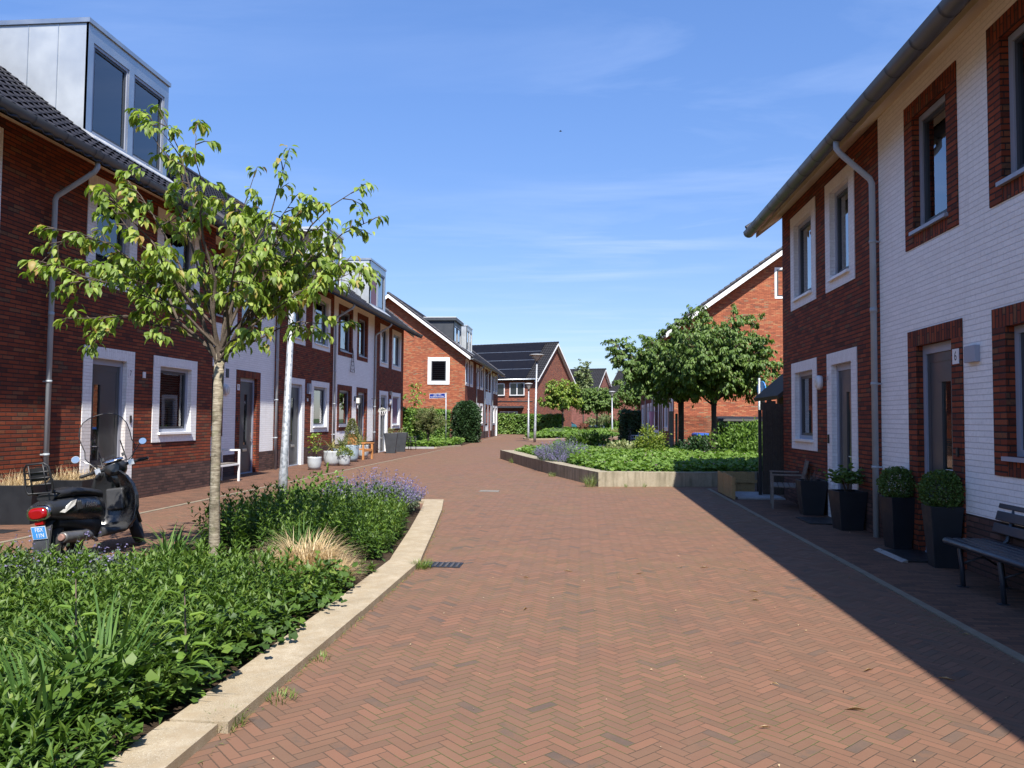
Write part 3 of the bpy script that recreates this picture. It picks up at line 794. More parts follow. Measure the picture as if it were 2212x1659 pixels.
    for on, y in ((near, y0), (far, y1)):
        if on: gb.face([(x, y, z) for x, z in prof])
    G = gb.build('gutter', GUTTER, T)
    hb = MB(); n = int((y1 - y0) / .66)
    p2 = [(gx + (gr + .006) * math.cos(math.pi * (1 + k / K)), gz + (gr + .006) * math.sin(math.pi * (1 + k / K))) for k in range(K + 1)]
    for k in range(n + 1):
        y = y0 + .1 + (y1 - y0 - .2) * k / max(1, n)
        if det: MB().loft([[(x, yy, z) for x, z in p2] for yy in (y - .011, y + .011)], closed=False, cap=False).build('gutter_bracket', POTG, G)
    if pipe is not None:
        pb = MB(); r = .042; zb = sof - .95
        pts = [(gx, pipe, gz - gr + .02), (gx, pipe, gz - gr - .10), (gx - .05, pipe, gz - gr - .17), (.13, pipe, zb + .07), (.10, pipe, zb), (.10, pipe, .0)]
        pb.tube(pts, r, 10)
        P = pb.build('downpipe', PIPE, T)
        for z in (sof * .70, 2.15, .98) if det else (): MB().tube([(.10, pipe, z - .02), (.10, pipe, z + .02)], r + .008, 10).box(0, .10, pipe - .008, pipe + .008, z - .01, z + .01).build('pipe_clip', PIPE, P)
        if det: MB().tube([(.10, pipe, sof * .53), (.10, pipe, sof * .53 + .07)], r + .006, 10).build('pipe_socket', PIPE, P)
    # verge boards on visible gables
    for on, y, s in ((near, -v0, -1), (far, W + v1, 1)):
        if not on: continue
        vb = MB()
        for xa, za, xb2, zb2 in ((.44, rl - .44 * slope, xr, zr), (-depth - .45, rl - .45 * slope, xr, zr)):
            t = .25; q = [(xa, za - .04), (xb2, zb2 - .04), (xb2, zb2 - .04 - t * ln * .8), (xa, za - .04 - t)]
            vb.prism(q, 1, y - .012 * s, y + .018 * s)
        vb.build('verge_board', WPAINT, T, merge=False)
        ub_ = MB()
        for xa, za, xb2, zb2 in ((.42, rl - .42 * slope, xr, zr), (-depth - .45, rl - .45 * slope, xr, zr)):
            yi = 0. if s < 0 else W
            ub_.face([(xa, y, za - .17), (xb2, y, zb2 - .17), (xb2, yi, zb2 - .17), (xa, yi, za - .17)])
        ub_.build('verge_soffit', WPAINT, T, merge=False)
        vt = MB(); n = int(Lr / .33)
        for k in range(n):
            a = Vector(O) + Vector(Vd) * (Lr * k / n); b = Vector(O) + Vector(Vd) * (Lr * (k + 1) / n + .02); a.y = b.y = y + .01 * s
            vt.tube([a + Vector(nn) * .055, b + Vector(nn) * .035], [.075, .06], 8)
        vt.build('verge_tiles', tile, T, merge=False)
    if dorm:
        dormer(T, dorm, rl, slope)
    if number is not None:
        yn, zn = num_y
        npn = MB().box(.015, .021, yn - .075, yn + .075, zn - .085, zn + .085).build('number_plate', PLATEW, T)
        text_mesh(number, .15, INK, npn, (.0215, yn, zn), FACE_PX, name='digit', sx=.8)
    if extra: extra(T)
    return T

def dormer(T, d, rl, slope):
    xf, y0, y1, zt, kind = d[:5]
    zb = rl - xf * slope - .02
    xb = -(zt - .02 - rl) / slope
    cheek, trimm = {'zinc': (ZINC_W, ZINC), 'dark': (POTG, POTG), 'grey': (ZINC_W, ZINC_W)}[kind]
    mb = MB()
    for y, o in ((y0, 1), (y1, -1)):
        t = .06 * o
        mb.face([(xf, y, zb - .1), (xb, y, zt), (xf, y, zt)], 0)
    bw = .17; wb = zb + .10; top = .34
    mb.box(xf - .05, xf, y0, y0 + bw, zb - .05, zt - .02, 1); mb.box(xf - .05, xf, y1 - bw, y1, zb - .05, zt - .02, 1)
    ym = (y0 + y1) / 2
    mb.box(xf - .05, xf, y0 + bw, y1 - bw, zt - top, zt - .02, 1); mb.box(xf - .05, xf, ym - .09, ym + .09, wb, zt - top, 1); mb.box(xf - .05, xf + .02, y0 + bw, y1 - bw, zb - .05, wb, 1)
    Dm = mb.build('dormer', [cheek, trimm], T, merge=False)
    MB().face([(xf - .8, y0 + .05, wb), (xf - .8, y1 - .05, wb), (xf - .8, y1 - .05, zt - .1), (xf - .8, y0 + .05, zt - .1)]).build('room', ROOMD, Dm, merge=False)
    if kind != 'dark':
        sb = MB(); n = int((xf - xb) / .62)
        for k in range(1, n + 1):
            x = xf - .62 * k; z = rl - x * slope
            if z < zt - .05: MB().box(x - .006, x + .006, y0 - .013, y0 + .004, z, zt - .03).build('seam', ZINC, Dm)
    e = .16 if kind == 'dark' else .035
    eb = MB(); eb.box(xb - .1, xf + e, y0 - e, y1 + e, zt - .02, zt + (.20 if kind == 'dark' else .07)); eb.build('dormer_roof', trimm, Dm)
    if kind == 'dark': MB().box(xb - .1, xf + e + .01, y0 - e - .01, y1 + e + .01, zt + .202, zt + .235).build('roof_edge', WPAINT, Dm)
    fm = ZINC if kind == 'zinc' else WPAINT
    for k, (a, b) in enumerate(((y0 + bw, ym - .09), (ym + .09, y1 - bw))):
        window(Dm, (a, b, wb, zt - top), xo=xf + .055, frame=FRAME if kind == 'zinc' else WPAINT, sill=False, fw=.06, curtain='screen' if (len(d) > 5 and d[5] == 'screen' and k == 0) else ('drape2' if k and kind != 'zinc' else None))
    lb = MB(); lb.box(xf, xf + .26, y0 - .12, y1 + .12, -.012, .012)
    for i_, p in enumerate(lb.v): lb.v[i_] = (p[0], p[1], p[2] + rl - p[0] * slope + .06)
    lb.build('flashing', LEAD, Dm)

Z7 = dict(pl=.60, gt=2.84, gws=1.08, ub=3.95, ut=5.87, sof=6.04)
ZL = dict(pl=.59, gt=2.93, gws=1.10, ub=4.09, ut=6.11, sof=6.34)
Z2 = dict(pl=.60, gt=2.93, gws=1.10, ub=4.05, ut=5.98, sof=6.18)
ZR = dict(pl=.62, gt=2.77, gws=1.08, ub=3.83, ut=5.71, sof=5.96)
TER = 'terraced houses along the street'
UPV = ((0, 0, 1), (1, 0, 0), (0, 1, 0))
def plaque(T, y, z, w, h, m, x=.014, d=.02, name='wall_plaque', child=None):
    return MB().box(x, x + d, y - w / 2, y + w / 2, z - h / 2, z + h / 2).build(name, m, T, bevel=.004)
def round_lamp(T, y, z, rz=.14, ry=.11):
    mb = MB()
    rings = []
    for x, f in ((.0, 1.), (.05, 1.), (.075, .95), (.09, .82)):
        rings.append([(x, y + ry * f * math.cos(2 * math.pi * k / 20), z + rz * f * math.sin(2 * math.pi * k / 20)) for k in range(20)])
    L = mb.loft(rings).build('wall_lamp', WPAINT, T)
    mb = MB(); rings = [[(x, y + ry * f * math.cos(2 * math.pi * k / 20), z + rz * f * math.sin(2 * math.pi * k / 20)) for k in range(20)] for x, f in ((.088, .78), (.105, .66), (.113, .4))]
    mb.loft(rings).build('lamp_glass', LAMPG, L)

# ------------------------------------------------------------------ the terraces
XN, XF = -8.62, -9.55
def ex7(T):
    plaque(T, 2.98, 2.42, .09, .12, PLATEW, x=.0, name='doorbell_box')
    plaque(T, 2.54, 1.55, .05, .14, BLACK, x=.015, name='doorbell')
house('terraced_house', 'dark red brick house left of the scooter, cut off by the left picture edge', (XN, 5.79, 0), 0, 5.83, 'red', (3.33, 4.92), (.6, 2.5), Z7, ov=.92, flip=-1, near=True, pipe=None, group=TER, depth=12.6, slope=.76, curt=('drape', None, 'half'))
house('terraced_house', 'dark red brick house number 7 behind the scooter, big zinc dormer on its roof', (XN, 11.62, 0), 0, 5.83, 'red', (1.10, 2.64), (3.31, 5.09), Z7, ov=.92, flip=1, far=True, pipe=.11, dorm=(-.98, 2.38, 5.32, 9.28, 'zinc'), group=TER, depth=12.6, slope=.76, number='7', num_y=(2.50, 2.42), verge=.3, extra=ex7,
      curt=('slats', None, 'half'), slit=(.14, .36))
def ex9(T):
    round_lamp(T, 2.63, 2.33); plaque(T, 2.72, 2.79, .16, .24, POTG, x=0, name='vent_grille'); plaque(T, 3.37, 1.55, .05, .14, BLACK, x=.015, name='doorbell')
house('terraced_house', 'white painted brick house number 9 set back behind the slender tree trunk', (XF, 17.45, 0), 0, 5.95, 'white', (3.28, 4.89), (.75, 2.5), ZL, ov=.92, flip=-1, pipe=None, group=TER, number='9', num_y=(3.40, 2.44), extra=ex9, curt=('drape', None, 'half'), slope=.79)
def ex11(T):
    plaque(T, 2.98, 2.62, .22, .36, FRAME, x=0, d=.10, name='wall_lamp'); plaque(T, 2.95, 2.23, .10, .10, PLATEW, x=0, name='number_plate')
house('terraced_house', 'red brick house with white window surrounds just beyond the leaning lamp post', (XF, 23.40, 0), 0, 5.70, 'red', (1.05, 2.66), (3.32, 5.25), ZL, ov=.92, flip=1, pipe=-.03, group=TER, extra=ex11, curt=('drape2', None, None), slope=.79)
def ex13(T):
    mb = MB(); mb.box(.0, .03, 2.83, 2.93, 2.32, 2.52); mb.tube([(.02, 2.88, 2.5), (.12, 2.88, 2.56), (.16, 2.88, 2.50)], .012, 6)
    L = mb.build('wall_lantern', BLACK, T); MB().box(.10, .22, 2.81, 2.95, 2.24, 2.46).build('lantern_glass', LAMPG, L)
    plaque(T, 3.28, 2.1, .09, .16, PLATEW, x=.015, name='number_plate')
    t = MB()
    y, z = 2.36, 3.52
    t.tube([(.05, y - .3, z), (.05, y - .12, z + .55), (.05, y, z + .98), (.05, y + .12, z + .55), (.05, y + .3, z), (.05, y - .3, z)], .012, 5)
    for k in range(5):
        h = z + .12 + .17 * k; wv = .27 * (1 - (h - z) / 1.0); t.tube([(.06, y - wv, h), (.07, y, h - .05), (.06, y + wv, h + .06)], .008, 5)
    t.tube([(.02, y, z + .98), (.02, y - .35, z + 1.35)], .006, 4)
    t.build('wire_tree_ornament', WOODD, T)
house('terraced_house', 'white painted brick house with a wire tree ornament and orange garden chair in front', (XF, 29.10, 0), 0, 5.85, 'white', (3.14, 4.80), (.55, 2.46), ZL, ov=.92, flip=-1, pipe=-.08, group=TER, extra=ex13, curt=('half', None, 'drape2'), dorm=(-.28, -.05, 1.80, 8.95, 'grey'), slope=.79)
def ex15(T):
    round_lamp(T, 2.95, 2.42, .16, .13); plaque(T, 2.9, 2.08, .09, .18, PLATEW, x=0, name='number_plate'); plaque(T, 2.95, 2.86, .06, .2, SILVER, x=0, d=.14, name='wall_bracket')
house('terraced_house', 'red brick end house of the left row with hanging basket and tapered planters', (XF, 34.95, 0), 0, 5.88, 'red', (1.03, 2.67), (3.34, 5.28), ZL, ov=.92, flip=1, far=True, pipe=-.08, group=TER, extra=ex15, dorm=(-.28, .12, 2.95, 8.98, 'zinc', 'screen'), curt=('screen', 'drape2', 'slats'), verge=.55, slope=.79)

# second row on the left, its sunlit gable towards the street
X2 = -8.4
def gable_window(T, y, xa, xb, z0, z1, ringw, m=WPAINT, slats=True):
    """window on a gable facing local -y: white surround standing a little proud"""
    mb = MB(); r = ringw
    for b in ((xa, xa + r, z0, z1), (xb - r, xb, z0, z1), (xa + r, xb - r, z1 - r, z1), (xa + r, xb - r, z0, z0 + r)): mb.box(b[0], b[1], y - .05, y + .02, b[2], b[3])
    Rg = mb.build('window_surround', m, T)
    a, b, c, d = xa + r, xb - r, z0 + r, z1 - r; f = .07; fb = MB()
    for q in ((a, a + f, c, d), (b - f, b, c, d), (a + f, b - f, d - f, d), (a + f, b - f, c, c + f)): fb.box(q[0], q[1], y - .045, y + .02, q[2], q[3])
    fb.build('window_frame', POTG, Rg)
    MB().face([(a + f, y - .03, c + f), (b - f, y - .03, c + f), (b - f, y - .03, d - f), (a + f, y - .03, d - f)]).build('pane', PANE, Rg, merge=False)
    sb = MB(); n = 9; h = (d - c - 2 * f) / n
    for k in range(n):
        if slats: sb.box(a + f, b - f, y - .018, y - .010, c + f + h * k, c + f + h * (k + .62))
    sb.box(a + f, b - f, y - .006, y - .002, c + f, d - f, 1)
    sb.build('blind', [plain('sage_blind', (.24, .28, .25), .7), ROOMD], Rg)
def ex2a(T): gable_window(T, 0, -2.72, -1.13, 4.09, 6.05, .255)
G2 = 'terraced houses of the far left row'
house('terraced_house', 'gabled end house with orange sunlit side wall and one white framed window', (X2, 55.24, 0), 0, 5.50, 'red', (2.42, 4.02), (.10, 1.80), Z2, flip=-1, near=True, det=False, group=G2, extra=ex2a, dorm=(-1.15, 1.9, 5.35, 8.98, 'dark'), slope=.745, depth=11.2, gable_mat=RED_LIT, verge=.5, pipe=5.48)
house('terraced_house', 'red brick house under the pale grey dormer in the far left row', (X2, 60.74, 0), 0, 5.40, 'red', (.35, 1.98), (2.65, 4.62), Z2, flip=1, det=False, group=G2, dorm=(-.95, 1.5, 4.5, 9.2, 'grey'), slope=.745, depth=11.2, pipe=5.36)
house('terraced_house', 'white fronted house between red ones in the far left row', (X2, 66.14, 0), 0, 5.60, 'white', (3.1, 4.7), (.6, 2.5), Z2, flip=-1, det=False, group=G2, slope=.745, depth=11.2, pipe=5.6)
house('terraced_house', 'red brick last house of the far left row, in front of the solar panel roof', (X2, 71.74, 0), 0, 5.30, 'red', (3.1, 4.8), (.6, 2.5), Z2, flip=-1, far=True, det=False, group=G2, slope=.745, depth=11.2)

# near row on the right, in its own shade
XR = 4.2
def ex8(T):
    round_lamp(T, 2.62, 2.30, .13, .11)
    plaque(T, 2.97 + .13, 2.35, .09, .16, PLATEW, x=.014, name='number_plate'); 
    text_mesh('8', .11, INK, [c for c in T.children if c.name.startswith('number_plate')][-1], (.0355, 3.10, 2.35), FACE_PX, name='digit', sx=.8)
    plaque(T, 3.06, 1.32, .05, .15, BLACK, x=.014, name='doorbell')
house('terraced_house', 'shaded red brick house number 8 at the end of the right row', (XR, 16.77, 0), math.pi, 5.37, 'red', (2.97, 4.43), (.69, 2.37), ZR, flip=-1, near=True, group=TER, pipe=5.40, extra=ex8, curt=(None, 'drape2', 'drape2'), gable_mat=RED)
def ex6(T):
    b = plaque(T, 2.64, 2.35, .24, .18, FRAME, x=.0, d=.055, name='wall_lamp')
    plaque(T, 2.27, 1.28, .045, .10, BLACK, x=.015, name='doorbell')
house('terraced_house', 'white painted brick house number 6 on the right, black bench in front', (XR, 11.40, 0), math.pi, 5.65, 'white', (.95, 2.39), (3.03, 4.66), ZR, flip=-1, group=TER, number='6', num_y=(2.255, 2.355), extra=ex6, curt=('half', 'drape2', None), slit=(.22, .52))
house('terraced_house', 'red brick house outside the right picture edge, casting shade on the street', (XR, 5.75, 0), math.pi, 5.45, 'red', (2.97, 4.43), (.69, 2.37), ZR, flip=1, group=TER, pipe=5.40)
house('terraced_house', 'white house behind the photographer on the right side', (XR, .30, 0), math.pi, 5.65, 'white', (.95, 2.39), (3.03, 4.66), ZR, flip=-1, far=True, group=TER)

# second row on the right, sunlit gable behind the two trees
X3, Y3 = 4.45, 38.5
def ex3(T): gable_window(T, 5.4, -6.3, -4.82, 7.58, 9.10, .10, WPAINT, False)
G3 = 'terraced houses of the far right row'
house('terraced_house', 'gabled house behind the two street trees, bright sunlit brick side wall', (X3, Y3 + 5.4, 0), math.pi, 5.40, 'red', (3.45, 5.0), (.9, 2.8), ZR, flip=-1, far=True, det=False, group=G3, extra=ex3, gable_mat=RED_LIT, depth=13.5, slope=.72, verge=.5)
for k, (lab, stl) in enumerate((('white fronted house beside the orange gable on the right', 'white'), ('red house with two white door surrounds, second from the end of the far right row', 'red'), ('last red house of the far right row, beside the dark hedge', 'red'))):
    house('terraced_house', lab, (X3, Y3 + 5.4 * (k + 2), 0), math.pi, 5.40, stl, (3.45, 5.0) if k != 1 else (.5, 2.1), (.9, 2.8) if k != 1 else (2.9, 4.8), ZR, flip=-1, near=(k == 2), det=False, group=G3, depth=13.5, slope=.72, pipe=5.4)

# detached gabled houses at the end of the street
def gable_house(label, loc, rot, Lx, Dy, ez, slope, brick, solar=None, wins=(), gwins=(), gutter=True, gablestripes=False, trim=WPAINT, ov=.45, door_=None):
    """local: long wall on y=0 facing -y from x=-Lx..0; gable at x=0 facing +x"""
    T = thing('gabled_house', label, 'house', loc, rot, None)
    zr = ez + Dy / 2 * slope; mb = MB()
    mb.face([(-Lx, 0, 0), (0, 0, 0), (0, 0, ez), (-Lx, 0, ez)]); mb.face([(0, 0, 0), (0, Dy, 0), (0, Dy, ez), (0, Dy / 2, zr - .1), (0, 0, ez)]); mb.face([(-Lx, Dy, 0), (0, Dy, 0), (0, Dy, ez), (-Lx, Dy, ez)])
    mb.face([(-Lx, 0, 0), (-Lx, Dy, 0), (-Lx, Dy, ez), (-Lx, Dy / 2, zr - .1), (-Lx, 0, ez)])
    mb.build('wall', brick, T, merge=False)
    ln = math.hypot(1, slope); e = .45; v = ov
    tiled_plane('roof', (-Lx - v, -e, ez + .12 - e * slope), (1, 0, 0), (0, 1 / ln, slope / ln), (0, -slope / ln, 1 / ln), Lx + 2 * v, (Dy / 2 + e) * ln, [TILE_B, UNDER], T, per=.3, gauge=.36, h=.05)
    tiled_plane('roof', (v, Dy + e, ez + .12 - e * slope), (-1, 0, 0), (0, -1 / ln, slope / ln), (0, slope / ln, 1 / ln), Lx + 2 * v, (Dy / 2 + e) * ln, [TILE_B, UNDER], T, per=.3, gauge=.36, h=.05)
    mc = MB(); n = int((Lx + 2 * v) / .45)
    for k in range(n): mc.tube([(-Lx - v + (Lx + 2 * v) * k / n, Dy / 2, zr + .13), (-Lx - v + (Lx + 2 * v) * (k + 1) / n + .03, Dy / 2, zr + .15)], .13, 8)
    mc.build('ridge_tiles', TILE_B, T, merge=False)
    vb = MB(); zz = lambda y: ez + .12 + (y if y < Dy / 2 else Dy - y) * slope - .04
    for a, b in ((-e, Dy / 2), (Dy + e, Dy / 2)):
        vb.prism([(a, zz(a) if a < 0 else ez + .12 - e * slope - .04), (b, zz(b)), (b, zz(b) - .26), (a, (zz(a) if a < 0 else ez + .12 - e * slope - .04) - .18)], 0, v - .02, v + .015)
        za = ez + .12 - e * slope - .16
        vb.face([(v, a, za), (v, b, zz(b) - .12), (0, b, zz(b) - .12), (0, a, za)])
    vb.build('verge_board', trim, T, merge=False)
    if gutter:
        g = MB(); g.tube([(-Lx - v, -e - .05, ez - .16), (v - .1, -e - .05, ez - .16)], .09, 8); g.build('gutter', ZINC, T)
        MB().face([(-Lx - v, -e, ez - .12), (v, -e, ez - .12), (v, 0, ez - .02), (-Lx - v, 0, ez - .02)]).build('soffit', WPAINT, T, merge=False)
    for (x0, x1, z0, z1) in wins:
        fb = MB(); f = .09
        for q in ((x0, x0 + f, z0, z1), (x1 - f, x1, z0, z1), (x0 + f, x1 - f, z1 - f, z1), (x0 + f, x1 - f, z0, z0 + f), ((x0 + x1) / 2 - .05, (x0 + x1) / 2 + .05, z0 + f, z1 - f)): fb.box(q[0], q[1], -.05, .02, q[2], q[3])
        F_ = fb.build('window', WPAINT, T); MB().face([(x0 + f, -.02, z0 + f), (x1 - f, -.02, z0 + f), (x1 - f, -.02, z1 - f), (x0 + f, -.02, z1 - f)]).build('pane', DGLASS, F_, merge=False)
        MB().box(x0 - .06, x1 + .06, -.10, 0, z0 - .08, z0 - .01).build('sill', POTG, F_)
    for (y0, y1, z0, z1) in gwins:
        fb = MB(); f = .10
        for q in ((y0, y0 + f, z0, z1), (y1 - f, y1, z0, z1), (y0 + f, y1 - f, z1 - f, z1), (y0 + f, y1 - f, z0, z0 + f), ((y0 + y1) / 2 - .06, (y0 + y1) / 2 + .06, z0 + f, z1 - f)): fb.box(-.02, .05, q[0], q[1], q[2], q[3])
        F_ = fb.build('window', WPAINT, T); MB().face([(.02, y0 + f, z0 + f), (.02, y1 - f, z0 + f), (.02, y1 - f, z1 - f), (.02, y0 + f, z1 - f)]).build('pane', DGLASS, F_, merge=False)
    if solar:
        x0, x1, rows, s0, s1 = solar; V = Vector((0, 1 / ln, slope / ln)); N = Vector((0, -slope / ln, 1 / ln)); O = Vector((0, -e, ez + .12 - e * slope)); Ls = (Dy / 2 + e) * ln
        for r in range(rows):
            a = Ls * (s0 + (s1 - s0) * r / rows) + .03; b = Ls * (s0 + (s1 - s0) * (r + 1) / rows) - .03; m_ = max(1, round((x1 - x0) / 1.05))
            pb = MB()
            for k in range(m_):
                xa = x0 + (x1 - x0) * k / m_ + .002; xb = x0 + (x1 - x0) * (k + 1) / m_ - .002
                c = O + V * (a + b) / 2 + N * .15; c.x = (xa + xb) / 2
                pb.obox(c, ((xb - xa) / 2, 0, 0), V * (b - a) / 2, N * .018)
            P = pb.build('solar_panel_row', SOLAR, T)
            if r < rows - 1:
                c = O + V * (b + .03) + N * .16; c.x = (x0 + x1) / 2
                MB().obox(c, ((x1 - x0) / 2 + .1, 0, 0), V * .03, N * .02).build('mounting_rail', ZINC, P)
    return T
DGLASS = plain('dark_window_glass', (.02, .024, .028), .05, 0, .1, 2, .6)
SOLAR = plain('solar_cell', (.006, .006, .009), .5, 0, .2, 3, .15)
SIENNA = brick_mat('plum_brick', [(0, (.16, .07, .055)), (.5, (.22, .09, .07)), (1, (.26, .11, .085))], (.12, .06, .05), bh=.12, bw=.4)
sh = gable_house('brick house with a roof of black solar panels at the bend of the street', (-5.25, 88, 0), R(-22), 15.5, 10.4, 6.35, .84, MULTI, solar=(-14.5, -1.15, 4, .03, .985),
            wins=((-3.35, -1.45, 4.38, 5.86), (-6.3, -4.0, 4.38, 5.8), (-4.6, -2.3, .5, 2.55), (-7.9, -5.2, .5, 2.55)), gwins=())
MB().box(-8.2, -1.5, -.75, -.002, 2.95, 3.16).build('porch_canopy', POTG, sh)
MB().tube([(-6.5, -.03, 3.72), (-.4, -.03, 3.72)], .04, 6).build('wall_rail', POTG, sh)
gable_house('plum coloured gabled house far behind the street trees', (2.0, 131, 0), R(-20), 17, 9.5, 6.2, .88, SIENNA, solar=(-8.2, -4.2, 2, .3, .8), wins=((-10.5, -7.5, .8, 2.4),), gwins=((3.5, 6.5, .7, 2.3),))
gable_house('distant house with a steep dark roof right of the plum gable', (16.4, 131.5, 0), R(-25), 13, 10, 6.3, .8, SIENNA, wins=((-11, -8, .7, 2.3), (-6, -3.4, .7, 2.3)))

# ------------------------------------------------------------------ planting beds: kerbs, walls, soil
def poly_kerb(outer, inner, z, name, m, label=None):
    mb = MB()
    for k in range(len(outer) - 1):
        a, b, c, d = outer[k], outer[k + 1], inner[k + 1], inner[k]
        j = random.uniform(-.004, .004)
        top = [(p[0], p[1], z + j) for p in (a, b, c, d)]; mb.face(top)
        for p, q in ((a, b), (c, d)): mb.face([(p[0], p[1], -.05), (q[0], q[1], -.05), (q[0], q[1], z + j), (p[0], p[1], z + j)])
        for p, q in ((b, c), (d, a)): mb.face([(p[0], p[1], -.05), (q[0], q[1], -.05), (q[0], q[1], z + j), (p[0], p[1], z + j)])
    return mb
def split_line(pts, step):
    """subdivide matching outer/inner polylines"""
    out = []
    for (a, b) in zip(pts, pts[1:]):
        n = max(1, round(math.dist(a, b) / step))
        out += [(a[0] + (b[0] - a[0]) * k / n, a[1] + (b[1] - a[1]) * k / n) for k in range(n)]
    return out + [pts[-1]]
KO = [(-1.78, 3.87), (-1.76, 6.2), (-1.76, 8.47), (-1.80, 8.75), (-2.05, 10.7), (-2.40, 13.3), (-2.66, 14.92)]
KI = [(-2.09, 3.87), (-2.08, 6.2), (-2.10, 8.47), (-2.14, 8.75), (-2.39, 10.7), (-2.76, 13.3), (-3.02, 14.92)]
T = thing('bed_kerb', 'low sandy concrete kerb curving along the near planting bed', 'kerb', (-2, 9, 0))
for a, b, in ((0, 3), (3, 5), (5, 6)):
    m = poly_kerb(KO[a:b + 1], KI[a:b + 1], .055, 'kerb', KERB); m.xform(Matrix.Translation((2, -9, 0))); m.build('kerb_stone', KERB, T, merge=False, bevel=0)
m = poly_kerb([(-1.83, 1.5), (-1.83, 3.862)], [(-2.16, 1.5), (-2.11, 3.862)], .05, 'kerb', KERB); m.xform(Matrix.Translation((2, -9, 0))); m.build('kerb_stone', KERB, T, merge=False)
m = poly_kerb([(-2.66, 14.925), (-3.9, 14.95)], [(-3.02, 14.6), (-3.9, 14.6)], .045, 'kerb', KERB); m.xform(Matrix.Translation((2, -9, 0))); m.build('kerb_stone', KERB, T, merge=False)
BED = [(-2.13, 1.5), (-2.10, 8.5), (-2.40, 10.7), (-2.77, 13.3), (-3.05, 14.55), (-3.9, 14.6), (-4.9, 13.6), (-4.85, 11.5), (-4.75, 9.8), (-4.9, 8.6), (-5.6, 7.95), (-7.6, 7.75), (-8.0, 1.5)]
sheet('bed_soil', BED, .02, SOIL)

# raised bed on the right: concrete wall segments
RO = [(-3.37, 32.0), (-1.9, 26.4), (-.72, 22.3), (.39, 19.0), (1.55, 19.24), (3.31, 19.6), (4.6, 19.85)]
RI = [(-2.75, 31.9), (-1.5, 26.5), (-.36, 22.45), (.62, 19.42), (1.50, 19.6), (3.25, 19.96), (4.6, 20.2)]
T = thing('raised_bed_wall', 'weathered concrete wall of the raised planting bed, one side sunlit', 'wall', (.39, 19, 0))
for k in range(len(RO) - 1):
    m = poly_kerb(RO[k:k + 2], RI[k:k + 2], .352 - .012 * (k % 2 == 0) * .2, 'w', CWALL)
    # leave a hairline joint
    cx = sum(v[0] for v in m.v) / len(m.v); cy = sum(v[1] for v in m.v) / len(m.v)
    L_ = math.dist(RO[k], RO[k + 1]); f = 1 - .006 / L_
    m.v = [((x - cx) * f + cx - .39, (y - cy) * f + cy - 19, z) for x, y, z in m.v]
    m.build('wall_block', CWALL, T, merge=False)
RBED = [(-2.75, 31.8), (-1.5, 26.5), (-.36, 22.45), (.62, 19.45), (1.50, 19.62), (3.25, 19.98), (6.5, 20.4), (6.5, 30), (3.2, 31.5), (1.5, 36.5), (-1.2, 37.0), (-2.6, 35)]
sheet('bed_soil', RBED, .26, SOIL)
# low far bed with a kerb
FB = [(-5.0, 66.9), (-4.6, 63.2), (-4.15, 62.4), (-2.1, 64.5), (2.3, 72.5), (3.9, 76), (3.9, 92), (-3.6, 90)]
T = thing('bed_kerb', 'thin pale kerb round the far planting bed', 'kerb', (-4, 62, 0))
mb = MB()
for a, b in zip(FB[:6], FB[1:6]): mb.bar((a[0] + 4, a[1] - 62, .05), (b[0] + 4, b[1] - 62, .05), .16, .12)
mb.build('kerb_stone', KERB, T)
sheet('bed_soil', FB, .04, SOIL)
LB = [(-9.5, 41.4), (-7.95, 41.9), (-7.25, 45.7), (-7.6, 54), (-13.5, 55), (-13.5, 41.6)]
sheet('bed_soil', LB, .02, SOIL)
T = thing('bed_kerb', 'short pale kerb of the corner bed beside the end house', 'kerb', (-8, 42, 0))
mb = MB(); mb.bar((-1.5, -.6, .03), (.05, -.1, .03), .12, .10); mb.bar((.05, -.1, .03), (.78, 3.8, .03), .12, .10); mb.build('kerb_stone', KERB, T)
mb = MB(); mb.box(-.9, .9, -.12, .12, 0, .10)
t_ = thing('edging_stone', 'dark edging stone lying before the small bushy tree', 'stone', (-8.85, 41.35, 0), R(16)); mb.build('stone', SLAB, t_)

